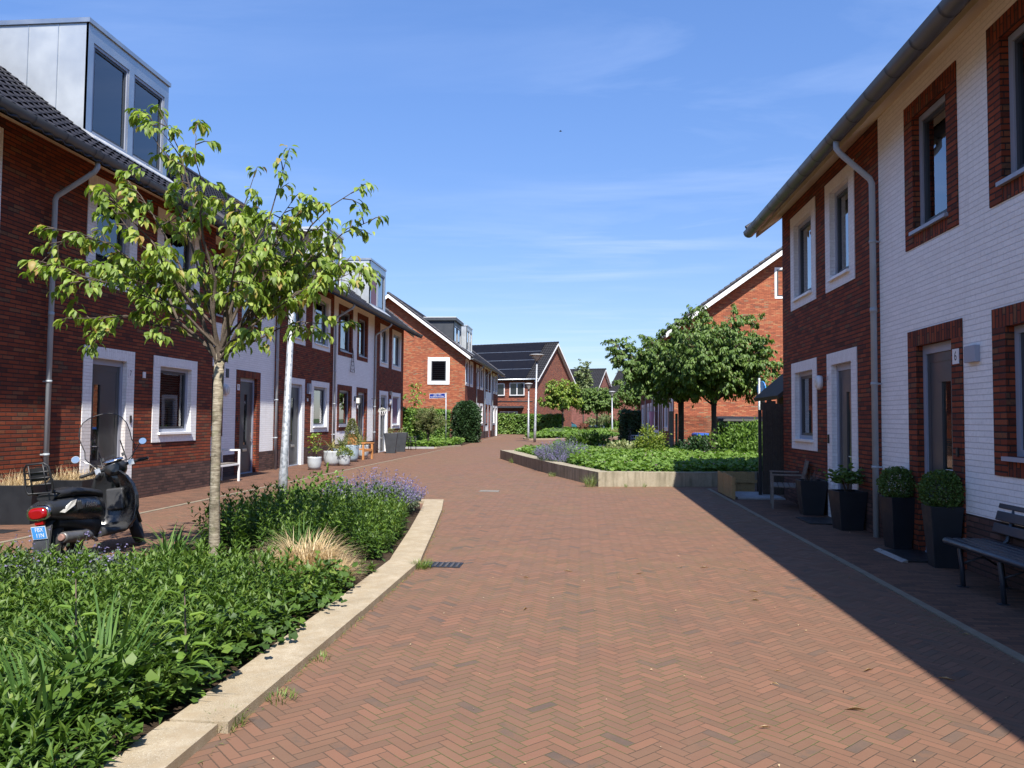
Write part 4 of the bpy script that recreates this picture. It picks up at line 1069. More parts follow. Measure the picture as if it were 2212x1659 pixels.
# ------------------------------------------------------------------ ground cover
def bed_plants(name, label, poly, dens, hfun, m, avoid=(), nlev=7, L=(.055, .095), Wf=.30, tmpl=T_LAN, keep=None, splay=.35, top=True):
    P2 = scatter(poly, dens)
    for (cx, cy, rx, ry) in avoid: P2 = P2[((P2[:, 0] - cx) / rx) ** 2 + ((P2[:, 1] - cy) / ry) ** 2 > 1]
    if keep is not None: P2 = P2[keep(P2)]
    P2 = P2[vnoise(P2, 7., 77) > RNG.uniform(-.75, -.15, len(P2))]
    n = len(P2); h = hfun(P2) * RNG.uniform(.65, 1.25, n); z0 = .03
    lean = rdir(n, .55, 1.); lean[:, :2] *= splay / .6; lean = _unit(lean + np.array([0, 0, .6]))
    lv = Leaves()
    for k in range(nlev):
        t = (k + .6) / nlev; base = np.concatenate([P2, np.full((n, 1), z0)], 1) + lean * (h * t)[:, None]
        for q in range(2 if k < nlev - 1 else 4):
            az = RNG.uniform(0, .7, n) + k * 1.9 + q * (np.pi if k < nlev - 1 else np.pi / 2) + P2[:, 0] * 40
            el = (-.25 + 1.0 * t) + RNG.normal(0, .28, n) + (.25 if k == nlev - 1 else 0)
            A = np.stack([np.cos(az) * np.cos(el), np.sin(az) * np.cos(el), np.sin(el)], 1) + lean * .25
            ll = RNG.uniform(L[0], L[1], n) * (1.05 - .45 * max(0, t - .5) * 2 * .7)
            N = np.stack([-np.cos(az) * np.sin(el), -np.sin(az) * np.sin(el), np.cos(el)], 1) + RNG.normal(0, .25, (n, 3))
            lv.add(base, A, N, ll, ll * Wf * RNG.uniform(.85, 1.25, n), tmpl, rnd=np.clip(RNG.normal(.25 + .45 * t, .17, n), 0, 1))
    lv.blades(np.concatenate([P2, np.full((n, 1), z0)], 1), lean, h, .006, .05, 2, 0, .35)
    o = lv.build(name, m); tag(o, label, 'plants', None, 'stuff'); return o
def hnear(P): return np.clip(.34 + .15 * vnoise(P, 3.4, 3) + .07 * vnoise(P, 9, 21), .10, .62) * np.clip((-1.70 - P[:, 0]) / .8, .55, 1) * np.clip((8.1 - P[:, 1]) / 1.5, .38, 1)
AV = [(-2.72, 7.45, .72, .5), (-3.70, 7.66, .13, .13), (-2.60, 4.08, .22, .22), (-3.75, 8.1, .5, .30)]
bed_plants('aster_ground_cover', 'dense green leafy ground cover filling the near planting bed', [p for p in BED if p[1] < 8.6] + [], 125, hnear, LF_BED, L=(.06, .125), Wf=.27, nlev=9, avoid=AV, keep=lambda P: P[:, 1] < 7.75 - .30 * np.clip((-3.9 - P[:, 0]) / .6, 0, 1) + .12 * np.sin(P[:, 0] * 5))
def hmid(P): return np.clip(.54 + .10 * vnoise(P, 3.6, 5) - .30 * np.clip((P[:, 1] - 10.6) / 1.2, 0, 1), .15, .7) * np.clip(1.35 - ((P[:, 0] + 3.55) / 1.45) ** 2, .35, 1.) * np.clip((P[:, 1] - 7.9) / .7, .4, 1)
MID = [(-2.20, 8.5), (-2.45, 10.7), (-2.8, 12.4), (-4.8, 12.2), (-4.75, 9.9), (-4.6, 9.1), (-3.9, 8.5), (-3.1, 8.35)]
bed_plants('aster_ground_cover', 'taller dark green mound of leafy plants behind the slender tree', MID, 160, hmid, LF_BED, L=(.06, .11), Wf=.30, nlev=10, avoid=[(-2.9, 8.2, .55, .5)])
# geranium carpet of the raised bed
def carpet(name, label, poly, dens, z0, hfun, m, size=(.05, .085), tmpl=T_LOB, avoid=(), flowers=None, layers=3):
    P2 = scatter(poly, dens)
    for (cx, cy, rx, ry) in avoid: P2 = P2[((P2[:, 0] - cx) / rx) ** 2 + ((P2[:, 1] - cy) / ry) ** 2 > 1]
    n = len(P2); lv = Leaves(); h = hfun(P2)
    for k in range(layers):
        P = np.concatenate([P2 + RNG.normal(0, .05, (n, 2)), (z0 + h * (1 - .28 * k) + RNG.normal(0, .03, n))[:, None]], 1)
        A = rdir(n, -.5, .55); N = _unit(rdir(n, -1, 1) * .75 + np.array([0, -.15, 1.]))
        s_ = RNG.uniform(*size, n); lv.add(P, A, N, s_, s_ * RNG.uniform(.85, 1.1, n), tmpl, rnd=np.clip(RNG.normal(.6 - .2 * k, .2, n), 0, 1))
    mats = [m]
    if flowers:
        q = RNG.choice(n, min(n, flowers), False); mats.append(LF_PINK)
        P = np.concatenate([P2[q], (z0 + h[q] + .05)[:, None]], 1)
        for k in range(4): lv.add(P, rdir(len(q), .1, .5), rdir(len(q), .6, 1.), .028, .028, T_DIA, mi=1)
    o = lv.build(name, mats); tag(o, label, 'plants', None, 'stuff'); return o
def hger(P):
    return np.clip(.26 + .10 * vnoise(P, 1.7, 8) + .16 * np.clip((P[:, 1] - 20.5) / 4, 0, 1), .12, .6)
carpet('geranium_ground_cover', 'bright green low ground cover in the raised concrete bed', [(-.30, 22.5), (.66, 19.38), (1.50, 19.55), (3.3, 19.9), (6.4, 20.2), (6.4, 29.5), (3.2, 30), (1.2, 29), (-.6, 27.2)], 175, .2, hger, LF_GER, (.07, .115), flowers=130)
carpet('low_ground_cover', 'bright green leaves at the far tip of the raised bed wall', [(-2.7, 31.5), (-1.55, 27.2), (-.5, 28.5), (-1.2, 34), (-2.3, 34)], 120, .22, lambda P: .20 + .1 * vnoise(P, 1.5, 2), LF_GER, (.09, .14))
carpet('low_ground_cover', 'loose mixed green planting at the back of the raised bed', [(-1.2, 29.5), (3.2, 30.5), (1.4, 36.3), (-1.2, 36.8)], 70, .22, lambda P: .34 + .22 * vnoise(P, 2.2, 12), LF_BED, (.11, .2), T_LAN, layers=4)
carpet('low_ground_cover', 'green planting of the far bed round the thin lamp post', [(-4.7, 66), (-4.2, 62.8), (-2, 65), (2.2, 73), (3.7, 76.5), (3.7, 90), (-3.4, 89)], 34, .05, lambda P: np.clip(.34 + .18 * vnoise(P, .8, 4) + .3 * np.clip((P[:, 1] - 74) / 10, 0, 1), .1, 1.), LF_GER, (.16, .28), T_LOB)
carpet('low_ground_cover', 'ivy and low leaves in the corner bed below the street name sign', [(-9.4, 41.8), (-8.0, 42.1), (-7.4, 46), (-7.7, 50.5), (-12.8, 51), (-12.8, 42)], 90, .03, lambda P: .30 + .14 * vnoise(P, 1.6, 6), LF_GER, (.10, .16))

carpet('geranium_edging', 'lobed bright leaves spilling over the near kerb', [(-2.75, 4.6), (-2.55, 7.2), (-2.08, 7.1), (-2.06, 4.6), (-2.14, 3.4), (-2.6, 3.4)], 190, .04, lambda P: np.clip(.24 + .08 * vnoise(P, 5, 31) - .18 * np.clip((P[:, 0] + 2.25) / .3, 0, 1), .05, .4), LF_BED, (.045, .075))
# clumps: catmint, straw grass, strap leaves, shrubs
def clump_mint(label, c, rx, ry, h, n, group=None, fl=.55, seed=1):
    T = thing('catmint_shrub', label, 'plant', c, 0, group)
    a = RNG.uniform(0, 2 * np.pi, n); r = np.sqrt(RNG.random(n)); P = np.stack([rx * .55 * r * np.cos(a), ry * .55 * r * np.sin(a), np.zeros(n)], 1)
    D = _unit(np.stack([np.cos(a) * r * rx * .65 / h, np.sin(a) * r * ry * .65 / h, np.ones(n)], 1) + RNG.normal(0, .10, (n, 3)))
    hh = h * RNG.uniform(.62, 1.12, n) * (1.05 - .35 * r ** 2)
    lv = Leaves(); fv = Leaves(); lv.blades(P, D, hh, .005, .06, 3, 0, .4)
    for k in range(11):
        t = .12 + .62 * (k + RNG.random(n)) / 11; Q = P + D * (hh * t)[:, None] + RNG.normal(0, .018, (n, 3))
        for q in range(2):
            A = rdir(n, -.3, .7); s_ = RNG.uniform(.02, .042, n); lv.add(Q, A, rdir(n, .1, 1), s_, s_ * .75, T_DIA)
    for k in range(9):
        t = .70 + .32 * (k + RNG.random(n)) / 9; keep = RNG.random(n) < fl * (.55 + .7 * (k / 9))
        Q = (P + D * (hh * t)[:, None] + RNG.normal(0, .006, (n, 3)))[keep]; m = len(Q)
        for q in range(3): s_ = RNG.uniform(.012, .026, m); fv.add(Q, rdir(m, -.2, .8), rdir(m, -1, 1), s_, s_ * .8, T_DIA)
    lv.build('foliage', LF_MINT, T); fv.build('flowers', LF_PURP, T); return T
MINT = 'purple catmint clumps'
clump_mint('purple catmint clump at the tip of the near bed, by the end of the kerb', (-3.42, 12.75, .02), .98, 1.75, .68, 1000, MINT, .58)
clump_mint('thin purple catmint by the scooter rear wheel', (-4.75, 6.75, .02), 1.0, .75, .50, 230, MINT, .16)
clump_mint('big purple catmint clump against the raised bed wall', (-.66, 25.2, .25), 1.08, 2.7, .72, 1250, MINT, .60)
clump_mint('smaller purple catmint patch further back in the raised bed', (1.25, 30.4, .25), 1.35, .9, .50, 420, MINT, .8)
clump_mint('faint purple catmint in the far bed before the hedge', (-2.6, 76, .1), 1.0, 1.4, .8, 160, MINT, .5)

def clump_blades(name, label, c, n, L, Wd, rad, bend, m, spread=.8, group=None, cat='plant', seg=5):
    T = thing(name, label, cat, c, 0, group)
    a = RNG.uniform(0, 2 * np.pi, n); r = rad * np.sqrt(RNG.random(n)); P = np.stack([r * np.cos(a), r * np.sin(a), np.zeros(n)], 1)
    a2 = a + RNG.normal(0, .5, n); D = np.stack([np.cos(a2) * spread * RNG.random(n), np.sin(a2) * spread * RNG.random(n), np.ones(n)], 1)
    lv = Leaves(); lv.blades(P, D, RNG.uniform(L * .6, L * 1.1, n), Wd * (1 if np.isscalar(Wd) else 1), RNG.uniform(bend * .5, bend * 1.3, n), seg)
    lv.build('blades', m, T); return T
clump_blades('straw_grass', 'dry straw coloured grass clump beside the kerb', (-2.68, 7.48, .02), 1800, .54, .008, .17, .46, LF_STRAW, 1.2)
clump_blades('straw_grass', 'small pale straw grass tuft nearest the kerb', (-2.36, 7.22, .02), 700, .36, .007, .12, .40, LF_STRAW, 1.1)
clump_blades('straw_grass', 'straw coloured grass by the far thin lamp post', (3.4, 78, .05), 500, .9, .03, .55, .3, LF_STRAW, .9)
clump_blades('straw_grass', 'dry brownish grass at the back edge of the raised bed', (1.6, 37.2, .0), 420, .55, .02, .9, .3, LF_STRAW, .5)
STRP = 'strap leaved plants in the near bed'
clump_blades('strap_leaf_plant', 'large arching strap leaved plant low in the left picture corner', (-2.60, 4.08, .02), 130, .74, .022, .10, .26, LF_STRAP, 1.3, STRP)
clump_blades('strap_leaf_plant', 'strap leaved plant cut off by the bottom left corner', (-2.55, 3.50, .02), 90, .60, .022, .10, .32, LF_STRAP, 1.2, STRP)
clump_blades('strap_leaf_plant', 'strap leaved plant beside the straw grass, behind the tree trunk', (-3.05, 8.35, .02), 110, .55, .018, .10, .3, LF_STRAP, 1.2, STRP)
clump_blades('strap_leaf_plant', 'strap leaved plant left of the tree trunk by the parking bay', (-4.55, 8.35, .02), 90, .48, .018, .12, .36, LF_STRAP, 1.3, STRP)
clump_blades('strap_leaf_plant', 'strap leaved plant in shade at the left picture edge', (-3.75, 4.35, .02), 70, .5, .02, .12, .3, LF_STRAP, 1.2, STRP)
def weed(label, c, h, m=LF_GER, n=20, L=.14):
    T = thing('tall_weed', label, 'plant', c, 0, 'tall weeds in the near bed'); lv = Leaves()
    k = np.arange(n); az = k * 2.4 + (k % 2) * .7; t = (k + 1) / n
    P = np.stack([.03 * np.sin(t * 4), .03 * t, h * t], 1); el = -.05 + .8 * t ** 2
    A = np.stack([np.cos(az) * np.cos(el), np.sin(az) * np.cos(el), np.sin(el)], 1); N = np.stack([-np.cos(az) * np.sin(el), -np.sin(az) * np.sin(el), np.cos(el)], 1)
    s_ = L * (1.35 - .6 * t); lv.add(P, A, N, s_, s_ * .42, T_OVA, rnd=RNG.uniform(.6, 1., n))
    lv.build('leaves', m, T); MB().tube([(0, 0, 0), (.03, .01, h * .4), (.0, .03, h)], [.007, .006, .003], 6).build('stem', TWIG, T)
weed('tall pale weed standing above the ground cover near the kerb', (-2.22, 4.20, .05), .60)
weed('tall pale weed with a seed head at the left of the near bed', (-2.88, 4.22, .05), .62, n=14)
TG = 'grass weed tufts along the kerbs'
for (x, y, h, n, r, lab) in ((-1.70, 8.30, .13, 160, .09, 'green grass weed beside the drain by the kerb bend'), (-1.84, 3.98, .09, 90, .10, 'small grass tuft at the joint of the kerb stones'), (-1.70, 4.35, .07, 60, .10, 'yellowish grass tuft along the near kerb'), (-1.73, 5.1, .06, 40, .08, 'tiny grass tuft halfway along the near kerb'),
                          (.20, 18.95, .38, 120, .13, 'tall grass weed at the corner of the raised bed wall'), (-.85, 22.2, .16, 60, .10, 'small weed at the shaded foot of the raised bed wall'), (-2.6, 28.8, .26, 60, .1, 'weed at the far end of the raised bed wall'), (1.05, 18.98, .12, 30, .04, 'tiny weed at the sunlit wall front'), (1.5, 19.07, .14, 30, .04, 'sprig of weed at a wall joint in the sun')):
    clump_blades('grass_tuft', lab, (x, y, .0), n, h, .006, r, .4, LF_GRASS, .9, TG, 'weed', 4)
lv = Leaves(); P = np.stack([RNG.uniform(-2.06, -1.70, 260), RNG.uniform(3.2, 14, 260), np.full(260, .004)], 1); yy = P[:, 1]
P[:, 0] = np.interp(yy, [p[1] for p in KO], [p[0] for p in KO]) + np.abs(RNG.normal(.0, .022, 260)) + .004
lv.blades(P, rdir(260, .2, 1), RNG.uniform(.02, .05, 260), .005, .5, 3); tag(lv.build('moss_line', LF_GRASS), 'thin line of green weeds growing where kerb meets paving', 'weeds', None, 'stuff')

def shrub(name, label, c, rad, m, n=900, size=(.04, .08), tmpl=T_OVA, stem=None, group=None, sub=40, cat='shrub', hollow=.35, stems=True, up=.2):
    T = thing(name, label, cat, c, 0, group); rx, ry, rz = rad
    cl = rdir(sub, -.55, 1); cl *= RNG.uniform(hollow, .98, (sub, 1)); k = RNG.integers(0, sub, n)
    P = cl[k] + RNG.normal(0, .17, (n, 3)); P = P * np.array([rx, ry, rz]) + np.array([0, 0, rz * .95]); P[:, 2] = np.maximum(P[:, 2], .02)
    A = _unit(P - np.array([0, 0, rz * .6])) + RNG.normal(0, .6, (n, 3)) + np.array([0, 0, up]); N = _unit(P - np.array([0, 0, rz * .7])) + RNG.normal(0, .45, (n, 3)) + np.array([0, 0, .3])
    s_ = RNG.uniform(*size, n); lv = Leaves(); lv.add(P, A, N, s_, s_ * .55, tmpl, rnd=np.clip(.5 * RNG.random(n) + .5 * RNG.random(sub)[k], 0, 1)); lv.build('foliage', m, T)
    if stems:
        b = MB()
        for q in cl[::max(1, sub // 12)]: b.tube([(0, 0, 0), tuple(q * np.array([rx, ry, rz]) * .45 + np.array([0, 0, rz * .5])), tuple(q * np.array([rx, ry, rz]) * .9 + np.array([0, 0, rz * .95]))], [stem or .012, .008, .003], 5)
        b.build('stems', TWIG, T)
    return T
shrub('low_shrub', 'yellow-green leafy shrub left of the catmint at the bed tip', (-4.35, 12.6, .02), (.55, .6, .34), LF_GER, 800, (.05, .09), T_LOB)
shrub('golden_shrub', 'yellow-green golden shrub left of the green fence post', (2.15, 25.6, .3), (.58, .55, .55), LF_YEL, 1500, (.06, .11))
shrub('low_shrub', 'grey-green low shrub left of the golden shrub', (1.35, 26.2, .3), (.75, .55, .30), LF_OLIVE, 600, (.09, .16), T_LAN, up=.8)
shrub('low_shrub', 'dark shrub at the foot of the left one of the two street trees', (3.72, 26.0, .3), (.55, .5, .42), LF_DARK, 800, (.08, .14))
shrub('leafy_shrub', 'tall leafy weeds right of the two street trees', (5.15, 25.2, .3), (1.1, .7, .62), LF_GER, 2000, (.08, .15), T_LAN, up=.7)
shrub('leafy_shrub', 'green weedy plants behind the big catmint clump', (.3, 31.2, .25), (.9, .8, .45), LF_BED, 900, (.12, .2), T_LAN, up=.9)
shrub('rust_shrub', 'rust red shrub in front of the far white windows', (.15, 80, .1), (.55, .6, .6), LF_RUST, 500, (.10, .2))
shrub('yellow_flower_clump', 'small yellow flowering plant beside the rust red shrub', (.85, 80.5, .1), (.4, .4, .3), LF_YEL, 260, (.10, .18))
shrub('flowering_shrub', 'pale blossoming shrub before the plum coloured wall', (2.2, 101, .1), (2.0, 1.2, 1.15), LF_PALE, 900, (.22, .4))
shrub('tall_grass_shrub', 'bluish green tall plants below the red car', (4.3, 88, .1), (2.1, 1.0, .75), LF_GER, 900, (.25, .45), T_LAN, up=1.5)

# ------------------------------------------------------------------ trees
def limb_pts(a, b, bow, n=6, wob=.03):
    a, b = Vector(a), Vector(b); L = (b - a).length; out = []
    for k in range(n + 1):
        t = k / n; p = a.lerp(b, t); p.z += bow * L * math.sin(math.pi * t) * (1 - .3 * t)
        if 0 < k < n: p += Vector((random.gauss(0, wob), random.gauss(0, wob), random.gauss(0, wob))) * L * .5
        out.append(p)
    return out
def tree(name, label, base, fork, r0, tips, leaf, twigs=12, lpt=9, lm=LF_TREE, bark=BARK, twl=(.22, .5), lsz=(.075, .125), lean=(0, 0), droop=.75, group=None, tmpl=T_OVA, t0=.35, sub=.5, fork_spread=.25, second=True):
    """tapered trunk, limbs to given tips, twigs along the limbs, leaves hanging from the twigs. tips relative to base"""
    T = thing(name, label, 'tree', base, 0, group); tb = MB(); wb = MB(); lb = MB()
    F = Vector((lean[0], lean[1], fork))
    tr = [Vector((0, 0, -.05)), Vector((0, 0, .10)), F * .3 + Vector((random.gauss(0, .012), 0, 0)), F * .65 + Vector((random.gauss(0, .015), random.gauss(0, .01), 0)), F]
    tb.tube(tr, [r0 * 1.35, r0 * 1.08, r0 * .92, r0 * .86, r0 * .95], 12)
    PP, DD = [], []
    def twig(p, d, L, w=.007):
        q = p + d * L * .55 + Vector((0, 0, .04 * L)); e = p + d * L + Vector((0, 0, -.12 * L)); wb.tube([p, q, e], [w, w * .7, w * .35], 4, cap=False)
        for k in range(lpt):
            t = .25 + .75 * random.random() ** .8
            x = (p.lerp(q, t / .55) if t < .55 else q.lerp(e, (t - .55) / .45)); PP.append(x); DD.append(d)
    def limb(a, b, r, bow, nt, depth=0):
        pts = limb_pts(a, b, bow); N = len(pts)
        (lb if depth == 0 else wb).tube(pts, [r * (1 - .82 * (k / (N - 1)) ** .8) for k in range(N)], 7 if depth == 0 else 5, cap=False)
        L = sum((pts[k + 1] - pts[k]).length for k in range(N - 1))
        for k in range(nt):
            t = t0 + (1 - t0) * (k + random.random()) / nt if depth == 0 else .2 + .8 * (k + random.random()) / nt
            i = min(N - 2, int(t * (N - 1))); f = t * (N - 1) - i; p = pts[i].lerp(pts[i + 1], f); d0 = (pts[i + 1] - pts[i]).normalized()
            rd = Vector((random.gauss(0, 1), random.gauss(0, 1), random.gauss(0, .7))).normalized(); d = (d0 * .75 + rd * .85).normalized()
            twig(p, d, random.uniform(*twl) * (1.1 - .35 * t))
            if second and depth == 0 and random.random() < sub:
                e = p + (d0 * .6 + rd).normalized() * random.uniform(.25, .5) * min(1.2, L * .4); limb(p, e, r * .32, .08, max(2, nt // 4), 1)
        twig(pts[-1], (pts[-1] - pts[-2]).normalized(), twl[0])
    for i, tp in enumerate(tips):
        nt = twigs
        if len(tp) > 3: nt = int(twigs * tp[3])
        s = F + Vector((random.gauss(0, r0 * .4), random.gauss(0, r0 * .4), -random.random() * fork_spread * .5))
        limb(s, tp[:3], r0 * random.uniform(.24, .42), random.uniform(.02, .14), nt)
    TR = tb.build('trunk', bark, T); lb.build('limbs', LIMB if bark is BARK else bark, TR, merge=False); wb.build('twigs', TWIG, TR, merge=False)
    P = np.array([tuple(v) for v in PP]); D = np.array([tuple(v) for v in DD]); n = len(P)
    P += RNG.normal(0, .012, (n, 3))
    h = _unit(D * np.array([1, 1, .2]) + RNG.normal(0, .75, (n, 3)) * np.array([1, 1, .35]))
    A = h * (1 - droop * .5)[..., None] if not np.isscalar(droop) else h * (1 - droop * .55) + np.array([0, 0, -droop]) * RNG.uniform(.35, 1.15, (n, 1))
    N = _unit(h * droop + np.array([0, 0, .75]) + RNG.normal(0, .30, (n, 3)))
    P = P + _unit(h) * .03
    s_ = RNG.uniform(*lsz, n); lv = Leaves(); lv.add(P, A, N, s_, s_ * RNG.uniform(.48, .62, n), tmpl)
    lv.build('crown', lm, T); return T
BX, BY = -3.71, 7.66
def tip(x, z, dy, w=1.): return ((x - BX) * .90, dy * .9, 2.28 + (z - 2.28) * .93, w)
random.seed(5)
tree('cherry_tree', 'slender young cherry tree with a pale speckled trunk in the near bed', (BX, BY, 0), 2.28, .054,
     [tip(-5.85, 3.70, .1, 1.3), tip(-5.35, 2.62, -.2, .9), tip(-5.25, 3.25, .3), tip(-4.86, 5.0, .2, .9), tip(-4.30, 4.80, -.3, .8), tip(-5.1, 4.3, .4, 1.1), tip(-3.45, 4.28, .2, .6), tip(-2.90, 4.34, -.2, .7), tip(-2.20, 4.12, .2, .8),
      tip(-2.08, 3.78, .3, 1.), tip(-2.12, 3.14, -.1, 1.2), tip(-2.40, 2.62, .25, .8), tip(-3.10, 2.45, -.35, .5), tip(-4.0, 4.1, 1.3, 1.1), tip(-3.2, 3.9, 1.5, 1.), tip(-4.5, 3.6, 1.4, 1.), tip(-3.0, 3.4, -1.1, .9), tip(-4.4, 3.7, -1.0, 1.), tip(-3.7, 4.2, -.7, .9), tip(-5.0, 3.0, -.9, .8), tip(-2.8, 3.5, .9, 1.1), tip(-3.6, 3.4, .4, 1.2), tip(-4.6, 3.3, .2, 1.2), tip(-2.75, 3.75, -.2, 1.1), tip(-2.7, 3.45, .3, 1.1), tip(-2.95, 3.95, .1, 1.1), tip(-5.6, 3.35, .3, .9), tip(-5.0, 3.95, -.3, 1.), tip(-3.0, 3.2, .2, 1.2)],
     None, twigs=11, lpt=10, twl=(.14, .28), lsz=(.07, .125), sub=.22)
def crown_tips(rx, ry, z0, z1, n, seed, low=.25):
    r = random.Random(seed); out = []
    for k in range(n):
        a = 2.4 * k + r.random(); q = (k + .5) / n; z = z0 + (z1 - z0) * (low + (1 - low) * q) + r.uniform(-.2, .2)
        f = math.sqrt(max(.08, 1 - (q * .95) ** 2)) * r.uniform(.72, 1.08); out.append((rx * f * math.cos(a), ry * f * math.sin(a), z, 1.))
    return out
STT = 'street trees'
random.seed(12)
tree('street_tree', 'full green street tree on the right, trunk before the orange gable', (4.42, 26.8, .2), 2.05, .095, crown_tips(1.95, 1.8, 2.1, 4.75, 26, 3) + [(.6, -.4, 5.1, .7), (1.5, 0, 4.9, .7)], None, twigs=16, lpt=16, twl=(.25, .5), lsz=(.10, .16), bark=BARKD, lm=LF_STREET, group=STT, sub=.8, t0=.3)
tree('street_tree', 'street tree with the wider crown reaching over the street, left of the pair', (3.55, 28.6, .2), 2.15, .115, crown_tips(2.05, 1.8, 2.2, 4.6, 26, 8) + [(-2.5, -.3, 4.2, 1.2), (-2.1, .3, 3.8, 1.)], None, twigs=16, lpt=16, twl=(.25, .5), lsz=(.10, .16), bark=BARKD, lm=LF_STREET, group=STT, sub=.8, t0=.3)
tree('street_tree', 'round street tree in front of the solar roof house', (-2.05, 82, .05), 2.5, .09, crown_tips(2.15, 2.0, 2.6, 5.6, 20, 5), None, twigs=13, lpt=10, twl=(.35, .7), lsz=(.2, .32), bark=BARKD, group=STT, sub=.6, tmpl=T_DIA, lm=LF_TREE)
tree('street_tree', 'street tree between the solar roof house and the far lamp', (1.6, 86, .05), 2.3, .09, crown_tips(2.15, 2.0, 2.4, 5.2, 20, 6), None, twigs=13, lpt=10, twl=(.35, .7), lsz=(.2, .32), bark=BARKD, lm=LF_STREET, group=STT, sub=.6, tmpl=T_DIA)
tree('street_tree', 'leafy tree behind the far lamp, beside the right hand houses', (6.4, 88, .05), 2.2, .10, crown_tips(2.9, 2.4, 2.2, 7.6, 24, 9), None, twigs=13, lpt=10, twl=(.4, .8), lsz=(.2, .34), bark=BARKD, lm=LF_STREET, group=STT, sub=.6, tmpl=T_DIA)
tree('street_tree', 'narrow pale tree rising behind the round street tree', (.1, 104, 0), 2.5, .10, crown_tips(1.2, 1.2, 3, 9.6, 18, 10), None, twigs=11, lpt=9, twl=(.4, .8), lsz=(.25, .4), bark=BARKD, group=STT, sub=.5, tmpl=T_DIA, lm=LF_PALE)
tree('street_tree', 'hazy grey-green tree top between the two distant roofs', (9.3, 175, 0), 3.5, .2, crown_tips(3.0, 2.5, 4, 13., 18, 14), None, twigs=10, lpt=8, twl=(.7, 1.3), lsz=(.4, .6), bark=BARKD, group=STT, sub=.5, tmpl=T_DIA, lm=LF_PALE)
# small olive-like tree in the corner bed
tree('small_bush_tree', 'small grey-green bushy tree on a short stem under the street name sign', (-8.62, 43.2, .0), .85, .07, crown_tips(.86, .8, .95, 2.15, 20, 17), None, twigs=13, lpt=9, twl=(.15, .30), lsz=(.05, .09), bark=BARKD, lm=LF_OLIVE, tmpl=T_DIA, droop=.1, sub=.6, t0=.2)
# sprig of a tree behind the end house
tree('young_tree', 'few leafy twigs showing round the corner of the left end house', (-10.35, 44.4, .0), 2.3, .035, [(1.05, 0, 3.05), (.95, .1, 2.7), (.8, .1, 3.5), (-.2, 0, 3.4)], None, twigs=7, lpt=7, twl=(.2, .4), lsz=(.12, .2), bark=BARKD, sub=.1)

def conifer(label, c, r, h, m=LF_DARK):
    T = thing('conifer', label, 'tree', c); n = 14000
    z = RNG.random(n) ** .85 * h; rr = r * np.where(z < h * .55, .86 + .14 * (z / (h * .55)), np.sqrt(np.maximum(0, 1 - ((z - h * .55) / (h * .47)) ** 2)) * 1.0)
    a = RNG.uniform(0, 2 * np.pi, n); lump = 1 + .10 * np.sin(a * 5 + z * 3.) + .07 * np.sin(a * 9 - z * 6)
    q = RNG.uniform(.62, 1.03, n); P = np.stack([rr * q * lump * np.cos(a), rr * q * lump * np.sin(a), z], 1)
    A = np.stack([np.cos(a), np.sin(a), RNG.normal(.25, .35, n)], 1) + RNG.normal(0, .35, (n, 3)); N = rdir(n, -.2, 1)
    s_ = RNG.uniform(.09, .2, n); lv = Leaves(); lv.add(P, A, N, s_, s_ * .42, T_LAN); lv.build('foliage', m, T)
    MB().tube([(0, 0, 0), (0, 0, h * .8)], [.09, .03], 8).build('trunk', BARKD, T)
    MB().lathe([(r * .5, .05), (r * .72, h * .25), (r * .74, h * .6), (r * .5, h * .82), (.05, h * .9)], n=16).build('dark_core', plain('conifer_core', (.008, .014, .007), .95, 0, .4, 6, .1), T); return T  # solid dark core, stands in for the shade inside the conifer
conifer('dark green dense conifer at the corner of the far left row', (-8.0, 53.2, 0), .98, 2.82)

